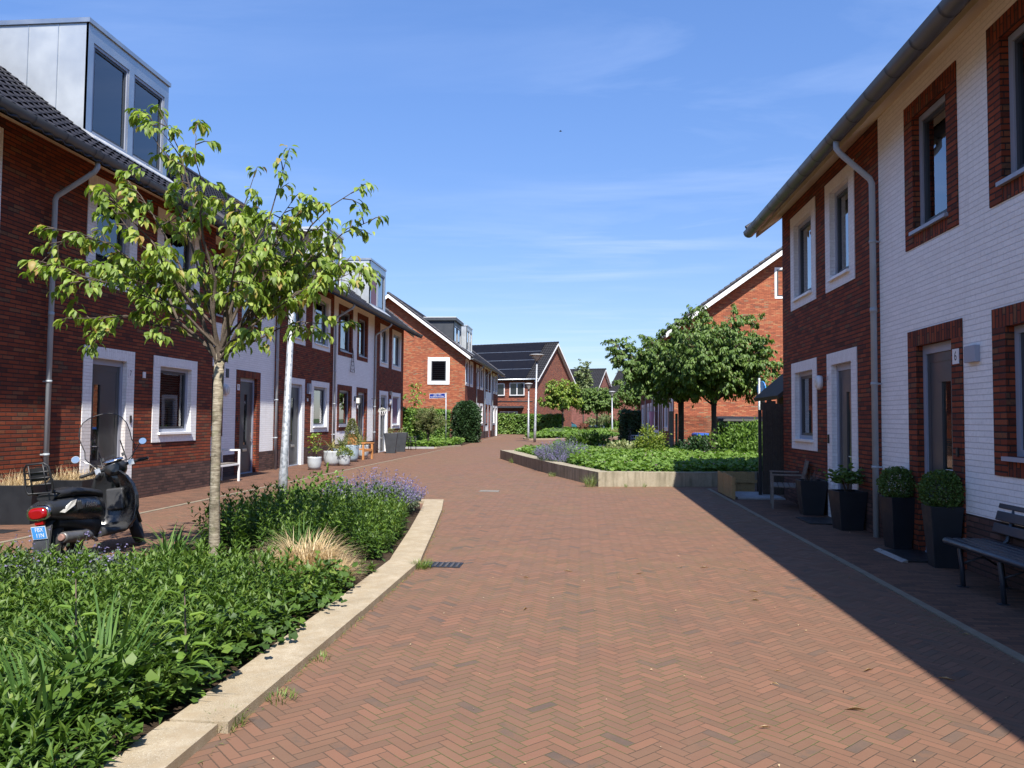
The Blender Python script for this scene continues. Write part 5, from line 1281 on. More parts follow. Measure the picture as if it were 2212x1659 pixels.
def hedge(label, pts, wd, h, m, dens=260, size=(.07, .13), name='hedge', flowers=0, tmpl=T_OVA, lump=.10):
    """pts: ground line; leaves stand on a lumpy box"""
    c = Vector((pts[0][0], pts[0][1], 0)); T = thing(name, label, 'hedge', c); lv = Leaves(); core = MB()
    for (a, b) in zip(pts, pts[1:]):
        d = Vector((b[0] - a[0], b[1] - a[1], 0)); L = d.length; d /= L; s = Vector((-d.y, d.x, 0))
        core.obox(Vector(((a[0] + b[0]) / 2 - c.x, (a[1] + b[1]) / 2 - c.y, h * .46)), d * (L / 2 - .06), s * (wd / 2 - .16), (0, 0, h * .46 - .06))
        n = int(dens * (L * h * 2 + L * wd + wd * h * 2)); u = RNG.uniform(-.0, L, n); side = RNG.random(n); tot = 2 * h + wd
        v = RNG.uniform(0, tot, n); off = np.where(v < h, -wd / 2, np.where(v < 2 * h, wd / 2, (v - 2 * h) - wd / 2)); z = np.where(v < h, v, np.where(v < 2 * h, v - h, h))
        endm = RNG.random(n) < .12; u = np.where(endm, np.where(RNG.random(n) < .5, 0., L), u); off = np.where(endm, RNG.uniform(-wd / 2, wd / 2, n), off); z = np.where(endm, RNG.uniform(0, h, n), z)
        nrm = np.zeros((n, 3)); sv = np.array(s); dv = np.array(d)
        nrm += np.where((v < h)[:, None], -sv, np.where((v < 2 * h)[:, None], sv, np.array([0, 0, 1.])))
        bump_ = lump * (np.sin(u * 2.1 + z * 2.7) + np.sin(u * 4.3 - z * 3.1 + 1)) * .5 - np.abs(RNG.normal(0, .07, n))
        P = np.array([a[0] - c.x, a[1] - c.y, 0]) + u[:, None] * dv + off[:, None] * sv + np.array([0, 0, 1.]) * z[:, None] + nrm * bump_[:, None] + RNG.normal(0, .035, (n, 3))
        A = nrm * .35 + rdir(n, -.9, .5); N = nrm + np.array([0, 0, .35]) + RNG.normal(0, .4, (n, 3)); s_ = RNG.uniform(*size, n)
        lv.add(P, A, N, s_, s_ * .72, tmpl, rnd=np.clip(RNG.random(n) * .7 + .3 * (np.sin(u * 1.3) * .5 + .5), 0, 1))
        if flowers:
            q = RNG.choice(np.where(z > h * .72)[0], flowers); lv.add(P[q] + nrm[q] * .05, rdir(flowers), nrm[q] + .2, .11, .10, T_DIA, mi=1)
    lv.build('foliage', [m, LF_WHITE], T); core.build('dark_core', plain('hedge_core', (.014, .018, .008), .95, 0, .4, 6, .1), T); return T  # dark filler blocks, painted as the shaded inside of the hedge
hedge('ivy hedge along the orange gable, behind the small bushy tree', [(-14.2, 52.6), (-9.2, 52.9)], .8, 2.2, LF_HED, 330, (.11, .19))
hedge('ivy hedge running back beside the left end house wall', [(-9.75, 41.6), (-9.95, 52)], .7, 2.12, LF_HED, 240, (.10, .17))
hedge('long hedge with white blossom before the solar roof house', [(-9.3, 86.3), (-2.3, 83.4)], 1.1, 2.15, LF_HED, 150, (.16, .28), flowers=70)
hedge('dark shaded hedge at the end of the far right row', [(2.9, 60.6), (4.5, 60.9)], 1.2, 2.35, LF_DARK, 190, (.10, .18))
hedge('ivy covered store hedge below the black roofed box, right of the trees', [(5.05, 29.3), (7.4, 29.6)], .7, 1.55, LF_HED, 220, (.09, .16))

# ------------------------------------------------------------------ street furniture
def lamp_post(label, loc, h, lean=(0, 0), r=(.062, .038), head=.36, bands=False, dirt=False):
    T = thing('lamp_post', label, 'lamp post', loc, 0, 'galvanised lamp posts')
    a, b = Vector((0, 0, -.05)), Vector((lean[0], lean[1], h - .62))
    p = MB(); p.tube([a, a.lerp(b, .18), a.lerp(b, .19), b], [r[0] * 1.12, r[0] * 1.08, r[0] * .96, r[1]], 14)
    P = p.build('pole', GALV, T)
    if bands:
        q = MB()
        for z in (.16, .31): c = a.lerp(b, z / h); q.tube([c, c + Vector((.005, 0, .012))], r[0] * 1.2, 12)
        q.build('pole_band', PIPE, P)
    else:
        c = a.lerp(b, .62); MB().box(c.x - .06, c.x + .075, c.y - .075, c.y + .05, c.z, c.z + .10).build('clamp', PLATEW, P)
    hd = MB(); z0 = h - .62; c = (b.x, b.y, 0)
    hd.lathe([(.045, z0 - .02), (.06, z0), (.06, z0 + .12), (.09, z0 + .16)], c, 16); hd.build('neck', POTG, T)
    hd = MB(); hd.lathe([(head, z0 + .585), (head * 1.02, z0 + .60), (head * .8, z0 + .635), (head * .3, z0 + .66), (.01, z0 + .665)], c, 24); hd.build('cap', LAMPCAP, T)
    hd = MB(); hd.lathe([(.095, z0 + .16), (head * .86, z0 + .58)], c, 24, cap=False); hd.build('lamp_shade', SHADE, T)
    rb = MB()
    for k in range(4):
        t = math.pi / 4 + k * math.pi / 2; rb.bar((c[0] + .09 * math.cos(t), c[1] + .09 * math.sin(t), z0 + .15), (c[0] + head * .9 * math.cos(t), c[1] + head * .9 * math.sin(t), z0 + .585), .025)
    rb.build('shade_rib', POTG, T); return T
lamp_post('leaning galvanised lamp post behind the slender tree, its head lost in the leaves', (-5.03, 12.75, 0), 4.75, (.13, 0), (.070, .042), bands=True)
lamp_post('tall lamp post with a conical head standing behind the raised bed wall', (-3.40, 55.8, 0), 6.30, (.12, 0), (.092, .055), .55)
lamp_post('shorter lamp post just left of the tall one', (-4.35, 62.9, 0), 4.55, (0, 0), (.085, .05), .34)
lamp_post('lamp post in the far bed left of the dark hedge', (3.02, 79.5, 0), 4.55, (-.03, 0), (.09, .05), .36)

# street name sign
T = thing('street_sign', 'blue street name sign on a thin pole in the corner bed', 'sign', (-8.27, 46.9, 0))
MB().tube([(0, 0, 0), (-.03, 0, 3.22)], .034, 10).build('pole', GALV, T)
BLUE = plain('sign_blue', (.012, .03, .20), .35, 0, .05); LBLUE = plain('plate_blue', (.06, .27, .62), .35, 0, .04)
s = R(8)
sg = thing('sign', None, None); sg.parent = T; sg.location = (-.53, .0, 3.02); sg.rotation_euler = (0, -R(3.2), -s * 0)
bpy.data.objects.remove(sg)
mb = MB(); mb.box(-.49, .49, -.012, .012, -.145, .145); mb.xform(Matrix.Translation((-.56, .0, 3.02)) @ Matrix.Rotation(R(-3.0), 4, 'Y')); B = mb.build('sign_board', PLATEW, T)
mb = MB(); mb.box(-.475, .475, -.0145, -.0125, -.130, .130); mb.xform(Matrix.Translation((-.56, .0, 3.02)) @ Matrix.Rotation(R(-3.0), 4, 'Y')); mb.build('sign_face', BLUE, B)
FRONT = Matrix(((1, 0, 0), (0, 0, -1), (0, 1, 0)))
rot = Matrix.Rotation(R(-3.0), 3, 'Y') @ FRONT
text_mesh('GREY VAN', .10, PLATEW, B, Vector((-.56, -.0155, 3.075)), rot, name='lettering')
text_mesh('BUUREN-PLANTSOEN', .092, PLATEW, B, Vector((-.56, -.0155, 2.965)), rot, name='lettering', sx=.92)

# traffic sign seen edge-on behind the trees
T = thing('traffic_sign', 'round blue traffic sign seen almost edge on, beside the lean-to shed', 'sign', (5.42, 24.6, .2))
MB().tube([(0, 0, 0), (.02, 0, 2.75)], .035, 10).build('pole', GALV, T)
mb = MB(); mb.tube([(.07, -.01, 2.42), (.10, .0, 2.42)], .24, 24); mb.build('sign_disc', LBLUE, T)
MB().obox((.10, .04, 1.98), (.012, .03, 0), (-.06, .16, 0), (0, 0, .22)).build('sign_back', BLACK, T)

# drain, painted shrub shadow, floor plates
T = thing('drain_grate', 'dark iron drain grate beside the bend of the near kerb', 'drain', (-1.53, 8.52, .0)); mb = MB()
mb.box(-.22, .22, -.15, .15, .002, .006); mb.build('frame', BLACK, T); mb = MB()
for k in range(7): mb.box(-.19 + .06 * k, -.165 + .06 * k, -.12, .12, .006, .014)
mb.build('grate_bar', plain('worn_iron', (.10, .09, .085), .6, .5, .3, 20), T)
T = thing('shrub_shadow_disc', 'round dark disc laid as shrub shadow beside the leaning lamp post foot', 'drain', (-4.86, 13.25, 0)); MB().lathe([(.26, .003), (.26, .012), (.01, .013)], n=24).build('cover', BLACK, T)  # flat dark disc painted as the low shrub's cast shadow
for x, y, w_, lab in ((-2.06, 17.35, .22, 'pale square cover in the paving beyond the near bed'), (-8.0, 10.1, .22, 'dark grate in the pavement beside the black planter')):
    T = thing('floor_plate', lab, 'cover', (x, y, 0)); MB().box(-w_, w_, -w_ * .8, w_ * .8, .002, .009).build('plate', plain('worn_cover', (.17, .155, .135), .85, 0, .2, 14, .2) if x > -5 else BLACK, T)
# bits of straw and petals
lv = Leaves(); n = 420; P = np.stack([RNG.uniform(-5.5, 4, n), RNG.uniform(2.8, 19, n), np.full(n, .010)], 1); P = P[(P[:, 0] > -1.6) | (P[:, 1] > 15)]; n = len(P)
lv.add(P, rdir(n, -.1, .1), np.tile([0, 0, 1.], (n, 1)) + RNG.normal(0, .2, (n, 3)), RNG.uniform(.006, .022, n), RNG.uniform(.004, .012, n), T_DIA)
n2 = 26; P = np.stack([RNG.uniform(-1, 3, n2), RNG.uniform(3, 9, n2), np.full(n2, .012)], 1); lv.add(P, rdir(n2, -.03, .05), np.tile([0, 0, 1.], (n2, 1)), RNG.uniform(.05, .12, n2), .003, T_DIA)
tag(lv.build('petal_litter', LF_STRAW), 'scattered pale petals and straw bits on the brick paving', 'litter', None, 'stuff')

# ------------------------------------------------------------------ planters and pots
def square_planter(label, loc, wt_, wb, h, rot, m, plant, group=None, name='planter'):
    T = thing(name, label, 'planter', loc, rot, group); mb = MB(); t = .03
    q = lambda w, z: [(-w / 2, -w / 2, z), (w / 2, -w / 2, z), (w / 2, w / 2, z), (-w / 2, w / 2, z)]
    mb.loft([q(wb, .0), q(wt_, h), q(wt_ - 2 * t, h), q(wt_ - 2 * t - .01, h - .07)], smooth=False); mb.build('pot', m, T, bevel=.006)
    MB().face(q(wt_ - 2 * t - .012, h - .06)).build('soil', SOIL, T, merge=False)
    plant(T, h); return T
def ball(T, h, r, m=LF_BOX, n=5200, sz=(.018, .034)):
    d = rdir(n); rr = r * (1 + .035 * np.sin(d[:, 0] * 9) * np.sin(d[:, 1] * 8 + 1) + .03 * np.sin(d[:, 2] * 11)) * RNG.uniform(.72, 1.05, n); P = d * rr[:, None] + np.array([0, 0, h + r * .72])
    s_ = RNG.uniform(*sz, n); lv = Leaves(); lv.add(P, d + RNG.normal(0, .6, (n, 3)), d + RNG.normal(0, .5, (n, 3)), s_, s_ * .7, T_OVA if False else T_DIA); lv.build('boxwood_ball', m, T)
    MB().tube([(0, 0, h - .08), (0, 0, h + r * .6)], .02, 6).build('stem', TWIG, T)
def dry(T, h):
    n = 60; P = np.stack([RNG.normal(0, .05, n), RNG.normal(0, .05, n), np.full(n, h - .06)], 1); D = rdir(n, .5, 1); lv = Leaves(); lv.blades(P, D, RNG.uniform(.2, .42, n), .007, .15, 4); lv.build('dry_stems', LF_BROWN, T)
def bushy(T, h):
    n = 420; P = np.stack([RNG.normal(0, .12, n), RNG.normal(0, .12, n), h + .12 + np.abs(RNG.normal(0, .09, n))], 1); lv = Leaves(); s_ = RNG.uniform(.06, .10, n); lv.add(P, rdir(n, -.3, .5), rdir(n, .2, 1), s_, s_ * .55, T_OVA); lv.build('leaves', LF_BOX, T)
    b = MB()
    for k in range(7): b.tube([(random.gauss(0, .04), random.gauss(0, .04), h - .07), (random.gauss(0, .09), random.gauss(0, .09), h + .2)], .007, 5)
    b.build('stems', TWIG, T)
PL = 'tall black planters by the front doors'
square_planter('tall black planter with a boxwood ball left of door 6', (4.03, 10.44, 0), .33, .23, .66, R(8), POTB, lambda T, h: ball(T, h, .215), PL)
square_planter('tall black planter with a boxwood ball before door 6, beside the bench', (4.02, 9.17, 0), .34, .24, .68, R(-6), POTB, lambda T, h: ball(T, h, .225), PL)
square_planter('wide black planter with leafy green plant beside door 8', (3.97, 12.15, 0), .43, .32, .58, R(5), POTB, bushy, PL)
square_planter('wide black planter with dry brown stems next to the wooden chair', (3.96, 13.98, 0), .45, .33, .60, R(-4), POTB, dry, PL)
def drygrass(T, h):
    n = 420; P = np.stack([RNG.uniform(-.24, .24, n), RNG.uniform(-.24, .24, n), np.full(n, h - .06)], 1); lv = Leaves(); lv.blades(P, rdir(n, .6, 1), RNG.uniform(.16, .34, n), .006, .2, 4); lv.build('dry_grass', LF_STRAW, T)
square_planter('black planter with dry grass at the left picture edge', (-8.35, 10.98, 0), .60, .50, .58, R(12), POTB, drygrass, 'black planters with dry grass')
square_planter('black planter with dry grass close behind the scooter rack', (-8.20, 12.0, 0), .56, .46, .58, R(4), POTB, drygrass, 'black planters with dry grass')
def sprig(T, h):
    n = 90; P = np.stack([RNG.normal(0, .10, n), RNG.normal(0, .10, n), h + np.abs(RNG.normal(0, .10, n))], 1); lv = Leaves(); s_ = RNG.uniform(.06, .12, n); lv.add(P, rdir(n, -.2, .8), rdir(n, .1, 1), s_, s_ * .4, T_LAN); lv.build('leaves', LF_OLIVE, T)
for (x, y, lab) in ((-8.85, 35.55, 'left one of two tapered grey planters by the end house door'), (-8.78, 37.2, 'right one of two tapered grey planters by the end house door')):
    square_planter(lab, (x, y, 0), .62, .40, .93, R(10), POTG, sprig, 'tapered grey planters')
def round_pot(label, loc, r, h, m, plant, group='glazed pots on the left pavement'):
    T = thing('flower_pot', label, 'pot', loc, 0, group)
    MB().lathe([(r * .70, 0), (r * .92, h * .25), (r, h * .6), (r * .97, h * .9), (r, h), (r * .90, h), (r * .88, h * .85)], n=24).build('pot', m, T)
    MB().lathe([(r * .87, h * .86), (.01, h * .88)], n=20).build('soil', SOIL, T); plant(T, h); return T
def upright(T, h):
    n = 70; P = np.stack([RNG.normal(0, .10, n), RNG.normal(0, .10, n), h + RNG.uniform(.15, .75, n)], 1); lv = Leaves(); s_ = RNG.uniform(.08, .14, n); lv.add(P, rdir(n, -.5, .5), rdir(n, .2, 1), s_, s_ * .7, T_OVA); lv.build('leaves', LF_TREE, T)
    b = MB()
    for k in range(4): b.tube([(0.02 * k - .03, 0, h * .85), (random.gauss(0, .08), random.gauss(0, .05), h + .6)], .008, 5)
    b.build('stems', TWIG, T)
def palm(T, h, n=60, L=.5, m=LF_PALM):
    lv = Leaves(); P = np.tile([0, 0, h + .08], (n, 1)) + RNG.normal(0, .04, (n, 3)); lv.blades(P, rdir(n, -.1, 1), RNG.uniform(L * .6, L, n), .03, .25, 5); lv.build('fronds', m, T); MB().tube([(0, 0, h * .8), (0, 0, h + .1)], .04, 6).build('stem', BARKD, T)
def cone(T, h):
    n = 2200; z = RNG.random(n); a = RNG.uniform(0, 6.3, n); r = .30 * (1 - z) ** .7 * RNG.uniform(.6, 1.05, n) + .03; P = np.stack([r * np.cos(a), r * np.sin(a), h + z * .95], 1); lv = Leaves(); s_ = RNG.uniform(.04, .08, n); lv.add(P, np.stack([np.cos(a), np.sin(a), np.full(n, .6)], 1) + RNG.normal(0, .4, (n, 3)), rdir(n), s_, s_ * .5, T_DIA); lv.build('foliage', LF_OLIVE, T)
def lowgreen(T, h):
    n = 500; d = rdir(n, 0, 1) * RNG.uniform(.6, 1.1, (n, 1)); P = d * np.array([.30, .30, .28]) + np.array([0, 0, h - .02]); lv = Leaves(); s_ = RNG.uniform(.04, .08, n); lv.add(P, d + RNG.normal(0, .4, (n, 3)), rdir(n, .2, 1), s_, s_ * .6, T_DIA); lv.build('leaves', LF_YEL, T)
round_pot('small pale pot with an upright leafy plant, nearest on the left pavement', (-8.25, 23.5, 0), .215, .40, POTW, upright)
round_pot('wide pale round pot with a drooping palm', (-8.38, 25.6, 0), .285, .50, POTW, lambda T, h: palm(T, h, 44, .55))
round_pot('small white pot with bright green plant before the blue-grey pot', (-7.98, 25.65, 0), .21, .36, POTW, lowgreen)
round_pot('blue-grey pot with a fan palm between the pale pots', (-8.35, 26.6, 0), .31, .55, POTU, lambda T, h: palm(T, h, 90, .6, LF_OLIVE))
round_pot('blue-grey pot with a small cone shaped conifer', (-8.45, 28.05, 0), .27, .62, POTU, cone)
round_pot('banded blue-white pot with a wilting palm behind the orange chair', (-8.95, 31.2, 0), .27, .52, POTW, lambda T, h: palm(T, h, 60, .7))

# hanging basket
T = thing('hanging_basket', 'white hanging basket on the downpipe of the end house', 'basket', (-8.95, 34.3, 1.85)); mb = MB()
for k in range(10): a = k * .628; mb.tube([(.18 * math.cos(a), .18 * math.sin(a), .08), (.13 * math.cos(a), .13 * math.sin(a), -.06), (0, 0, -.12)], .008, 4)
mb.tube([(.18 * math.cos(a * .2618), .18 * math.sin(a * .2618), .08) for a in range(24)], .010, 5, closed=True); mb.build('wire_bowl', WPAINT, T)
mb = MB()
for k in range(3): a = k * 2.09; mb.tube([(.18 * math.cos(a), .18 * math.sin(a), .08), (0, 0, .62)], .005, 4)
mb.build('chain', BLACK, T)
MB().bar((-.52, 0, .64), (.02, 0, .64), .02).build('bracket', BLACK, T)
lv = Leaves(); n = 140; d = rdir(n, 0, 1); lv.add(d * .15 + np.array([0, 0, .06]), d, rdir(n), .05, .045, T_DIA); lv.build('flowers', LF_WHITE, T)

# doormats
for (x0, y0, x1, y1, lab, ramp) in ((3.55, 12.63, 4.18, 13.45, 'dark doormat in front of door 8', False), (3.72, 9.38, 4.20, 10.22, 'dark doormat with a pale metal edge in front of door 6', True)):
    T = thing('doormat', lab, 'doormat', (x0, y0, 0)); MB().box(0, x1 - x0, 0, y1 - y0, .005, .022).build('mat', BLACK, T)
    if ramp: MB().prism([(-.07, .006), (0, .006), (0, .03)], 1, -.02, y1 - y0 + .02).build('edge_ramp', SILVER, T)

# ------------------------------------------------------------------ benches and chairs
def park_bench(label, loc, rot, L):
    T = thing('bench', label, 'bench', loc, rot); 
    # x out from the wall, y along; seat of slats with a rounded front, backrest slats, bent steel legs
    for x in (.06, .15, .24, .33): MB().box(x - .038, x + .038, 0, L, .415, .445).build('seat_slat', SLAT, T, bevel=.008)
    mb = MB(); mb.loft([[(.42 + .05 * math.cos(a), y, .415 + .035 * math.sin(a)) for a in [k * .5236 for k in range(12)]] for y in (0, L)]); mb.build('seat_nosing', SLAT, T, bevel=.004)
    for k, (x, z) in enumerate(((-.03, .56), (-.065, .68), (-.10, .80))):
        MB().obox((x, L / 2, z), (.010, 0, .003), (0, L / 2, 0), (-.013, 0, .046)).build('back_slat', SLAT, T, bevel=.008)
    for y in [.26 + (L - .52) * k / 2 for k in range(3)]:
        f = MB(); w_ = .045
        f.tube([(.40, y, .40), (.42, y, .36), (.40, y, .20), (.39, y, .0)], .022, 6); f.tube([(.40, y, .39), (.05, y, .39), (-.03, y, .46), (-.13, y, .88)], .02, 6); f.tube([(.06, y, .39), (.0, y, .0)], .022, 6); f.box(.35, .44, y - .03, y + .03, 0, .012); f.box(-.04, .05, y - .03, y + .03, 0, .012)
        f.tube([(.38, y, .24), (.20, y, .30), (.04, y, .2)], .010, 5)
        f.build('leg_frame', SLAT, T)
park_bench('blue-black slatted bench against the white wall, cut off by the right picture edge', (4.11, 8.32, 0), math.pi, 2.0)
# wooden armchair bench by the enclosure
T = thing('garden_chair', 'weathered grey wooden armchair between the planter and the wooden enclosure', 'chair', (3.85, 15.2, 0), R(168))
for k in range(5): MB().box(-.24 + .10 * k, -.155 + .10 * k, -.50, .50, .40, .42).build('seat_slat', WOODG, T)
fr = MB(); fr.box(.24, .275, -.52, .52, .36, .42); fr.box(-.27, -.235, -.52, .52, .36, .42); fr.build('seat_frame', WOODG, T)
for y in (-.52, .52):
    a = MB(); a.bar((.26, y, 0), (.26, y, .62), .04); a.bar((-.25, y, 0), (-.30, y, .62), .045); a.build('leg', WOODG, T)
    MB().box(-.30, .29, y - .03, y + .03, .62, .645).build('armrest', WOODG, T)
bk = MB()
for z in (.50, .585, .67, .755, .84): bk.obox((-.27 - (z - .45) * .22, 0, z), (.008, 0, .002), (0, .48, 0), (-.008, 0, .032))
for y in (-.48, 0, .48): bk.bar((-.255, y, .42), (-.36, y, .90), .03, .035)
bk.build('backrest', WOODG, T)
# low wooden enclosure with slabs
T = thing('wooden_enclosure', 'low tan board enclosure round concrete slabs beside the grey armchair', 'enclosure', (3.08, 16.38, 0))
mb = MB()
for k in range(5): mb.box(-.012 - .004 * (k % 2), .012, .345 * k + .004, .345 * k + .339, .02, .47 + .012 * (k % 3))
mb.build('side_boards', WOODY, T); mb = MB()
for k in range(5): mb.box(.16 * k + .014, .16 * k + .172, 1.74, 1.764, .02, .46 + .01 * (k % 2))
mb.box(.02, .86, 1.70, 1.735, .22, .29); mb.build('back_boards', WOODY, T)
MB().box(.0, .05, .0, .05, 0, .46).build('post', WOODY, T); MB().box(.86, .92, 1.70, 1.76, 0, .46).build('post', WOODD, T)
T = thing('paving_slab', 'pale grey slabs lying inside the low wooden enclosure', 'slab', (3.2, 16.35, 0)); MB().box(0, .95, .1, 1.55, .006, .04).build('slab', SLAB, T)
# fence and lean-to beside the end wall of house 8
T = thing('garden_fence', 'dark shaded wooden fence panel with wire mesh beside house 8', 'fence', (3.80, 17.15, 0)); mb = MB()
for k in range(5):
    h = 2.02 + .05 * math.sin(k * 1.2); mb.box(.05 + .095 * k, .14 + .095 * k, -.012, .012, .05, h)
mb.build('boards', WOODD, T); MB().box(-.03, .03, -.03, .03, 0, 1.86).build('post', BLACK, T)
mb = MB()
for k in range(9): mb.box(.03 + .055 * k, .033 + .055 * k, -.034, -.031, .05, 1.78)
for k in range(9): mb.box(.03, .5, -.037, -.034, .1 + .2 * k, .104 + .2 * k)
mb.build('wire_mesh', BLACK, T)
T = thing('lean_to', 'dark timber lean-to roof sloping down behind house 8', 'shed', (4.80, 18.9, 0)); mb = MB()
mb.prism([(-.42, 2.20), (.9, 3.35), (.9, 3.24), (-.38, 2.12)], 1, -.9, 1.6); mb.build('roof', WOODD, T); mb = MB()
for y in (-.85, 1.5): mb.box(-.10, .0, y - .05, y + .05, 0, 2.35)
mb.build('post', WOODD, T); MB().box(.15, .9, -.6, 1.5, 0, 2.25).build('wall', WOODD, T)
# mesh fence on the raised bed
def mesh_fence(label, a, b, h, z):
    T = thing('mesh_fence', label, 'fence', (a[0], a[1], z)); d = Vector((b[0] - a[0], b[1] - a[1], 0)); L = d.length; d /= L
    for p in (Vector((0, 0, 0)), d * L): MB().tube([p, p + Vector((0, 0, h + .05))], .045, 8).build('post', plain('green_post', (.02, .06, .035), .5, 0, .1), T)
    mb = MB(); n = int(L / .065)
    for k in range(n): p = d * (L * k / n); mb.bar(p + Vector((0, 0, .05)), p + Vector((0, 0, h)), .005)
    for k in range(int(h / .12)): mb.bar(Vector((0, 0, .08 + .12 * k)), d * L + Vector((0, 0, .08 + .12 * k)), .006)
    mb.build('wire_mesh', plain('green_wire', (.03, .07, .045), .5, 0, .1), T)
mesh_fence('green wire mesh fence behind the two street trees', (3.32, 28.0), (5.35, 32.3), 1.72, .1)
T = thing('fence_post', 'weathered pale timber post left of the green mesh fence', 'post', (3.16, 28.2, .1)); MB().box(-.07, .06, -.06, .06, 0, 1.85).build('post', WOODG, T)
# bins and the black roofed box
for x, y, lab in ((5.15, 34.6, 'black wheeled bin with a blue lid between the two trunks'), (6.05, 34.9, 'second blue lidded bin, half hidden behind the right trunk')):
    T = thing('wheeled_bin', lab, 'bin', (x, y, 0), R(10)); q = lambda w, d, z: [(-w, -d, z), (w, -d, z), (w, d, z), (-w, d, z)]
    MB().loft([q(.22, .25, .05), q(.29, .33, .95), q(.31, .35, .97), q(.31, .35, 1.0)], smooth=False).build('body', BLACK, T)
    mb = MB(); mb.loft([q(.31, .36, 1.0), q(.30, .35, 1.06), q(.22, .25, 1.10)], smooth=False); mb.build('lid', plain('bin_blue', (.03, .12, .48), .4, 0, .05), T)
    for s_ in (-1, 1): MB().tube([(.2 * s_, .3, .1), (.26 * s_, .3, .1)], .1, 14).build('wheel', RUBBER, T)
T = thing('garden_store', 'black roofed garden store behind the ivy, right of the trees', 'store', (6.35, 30.6, 0)); mb = MB(); mb.box(-1.15, 1.2, -.5, .5, 0, 1.62); mb.build('body', POTG, T); mb = MB()
mb.prism([(-.62, 1.62), (-.60, 1.70), (-.4, 1.80), (.4, 1.80), (.62, 1.62)], 0, -1.25, 1.3); mb.build('lid', BLACK, T)
# teak chair
T = thing('garden_chair', 'orange wooden garden chair on the left pavement before the white house', 'chair', (-8.66, 29.95, 0), R(-8))
for x, y in ((.30, -.42), (.30, .42)): MB().box(x - .035, x + .035, y - .035, y + .035, 0, .62).build('leg', TEAK, T)
for y in (-.42, .42):
    MB().bar((-.28, y, 0), (-.36, y, .95), .065, .05).build('leg', TEAK, T); MB().box(-.34, .38, y - .05, y + .05, .62, .65).build('armrest', TEAK, T)
mb = MB()
for k in range(5): mb.box(-.28 + .12 * k, -.175 + .12 * k, -.40, .40, .38, .405)
mb.box(.275, .325, -.40, .40, .31, .385); mb.build('seat', TEAK, T); mb = MB()
for k in range(6): mb.bar((-.29, -.34 + .136 * k, .44), (-.375, -.34 + .136 * k, .93), .02, .08)
mb.bar((-.37, -.42, .95), (-.37, .42, .95), .05, .09); mb.build('backrest', TEAK, T)
# black chairs beside the end house
def metal_chair(label, loc, rot, m, group):
    T = thing('garden_chair', label, 'chair', loc, rot, group)
    for x, y in ((.22, -.24), (.22, .24)): MB().tube([(x, y, 0), (x - .02, y, .66)], .017, 6).build('leg', m, T)
    for y in (-.24, .24): MB().tube([(-.24, y, 0), (-.20, y, .45), (-.30, y, .9)], .017, 6).build('leg', m, T); MB().tube([(-.25, y, .66), (.22, y, .66)], .02, 6).build('armrest', m, T)
    MB().box(-.24, .24, -.24, .24, .43, .45).build('seat', m, T, bevel=.008); mb = MB()
    for k in range(4): mb.obox((-.235 - .022 * k, 0, .54 + .1 * k), (.006, 0, 0), (0, .24, 0), (-.006, 0, .035))
    mb.build('backrest', m, T)
metal_chair('black metal chair nearest the end of the left row', (-8.85, 39.55, 0), R(-20), BLACK, 'black metal chairs')
metal_chair('black metal chair close to the wall behind the tapered planters', (-9.1, 38.35, 0), R(0), BLACK, 'black metal chairs')
metal_chair('white metal chair before the far right row', (3.55, 49.5, 0), R(180), WPAINT, 'pale metal chairs')
metal_chair('grey metal chair next to the white one before the far right row', (3.4, 50.8, 0), R(160), FRAME, 'pale metal chairs')
# white framed bench at number 9
T = thing('bench', 'white framed bench in front of the white house number 9', 'bench', (-9.02, 17.72, 0))
for y in (0, 1.22):
    mb = MB(); mb.box(.40, .445, y - .022, y + .022, 0, .80); mb.box(-.06, -.015, y - .022, y + .022, 0, .80); mb.box(-.015, .40, y - .022, y + .022, .76, .80); mb.build('side_frame', WPAINT, T)
MB().box(.40, .44, .024, 1.196, .41, .45).build('front_rail', WPAINT, T)
for k in range(4): MB().box(.0 + .10 * k, .085 + .10 * k, .024, 1.196, .452, .47).build('seat_slat', WOODG, T)
MB().box(-.055, -.02, .024, 1.196, .72, .80).build('back_rail', WPAINT, T)
# pink windsock on the far right row
T = thing('windsock', 'pink cloth windsock hanging by the far right doors', 'windsock', (4.05, 46.2, 2.15)); mb = MB()
mb.loft([[(0 + r * math.cos(k * .628), r * math.sin(k * .628), z) for k in range(10)] for r, z in ((.17, .0), (.14, -.3), (.10, -.65), (.06, -1.0))], cap=False); mb.build('cloth', plain('pink_cloth', (.55, .30, .40), .8, 0, .05), T)
MB().bar((.38, 0, .02), (-.3, 0, .02), .02).build('pole', GALV, T)
# bicycle against the dark hedge
T = thing('bicycle', 'dark bicycle standing in the shade of the dark hedge', 'bicycle', (3.1, 52.5, 0), R(78))
for x in (0, 1.05):
    mb = MB(); mb.tube([(x + .33 * math.cos(k * .2618), 0, .34 + .33 * math.sin(k * .2618)) for k in range(24)], .018, 6, closed=True); W_ = mb.build('wheel', RUBBER, T)
    mb = MB()
    for k in range(10): a = k * .628; mb.bar((x, 0, .34), (x + .32 * math.cos(a), 0, .34 + .32 * math.sin(a)), .004)
    mb.build('spokes', SILVER, W_)
mb = MB(); pts = [((0, 0, .34), (.45, 0, .30)), ((.45, 0, .30), (.30, 0, .80)), ((.30, 0, .80), (0, 0, .34)), ((.45, 0, .32), (.92, 0, .78)), ((.30, 0, .70), (.90, 0, .80)), ((.92, 0, .98), (1.05, 0, .34))]
for a, b in pts: mb.tube([a, b], .018, 6)
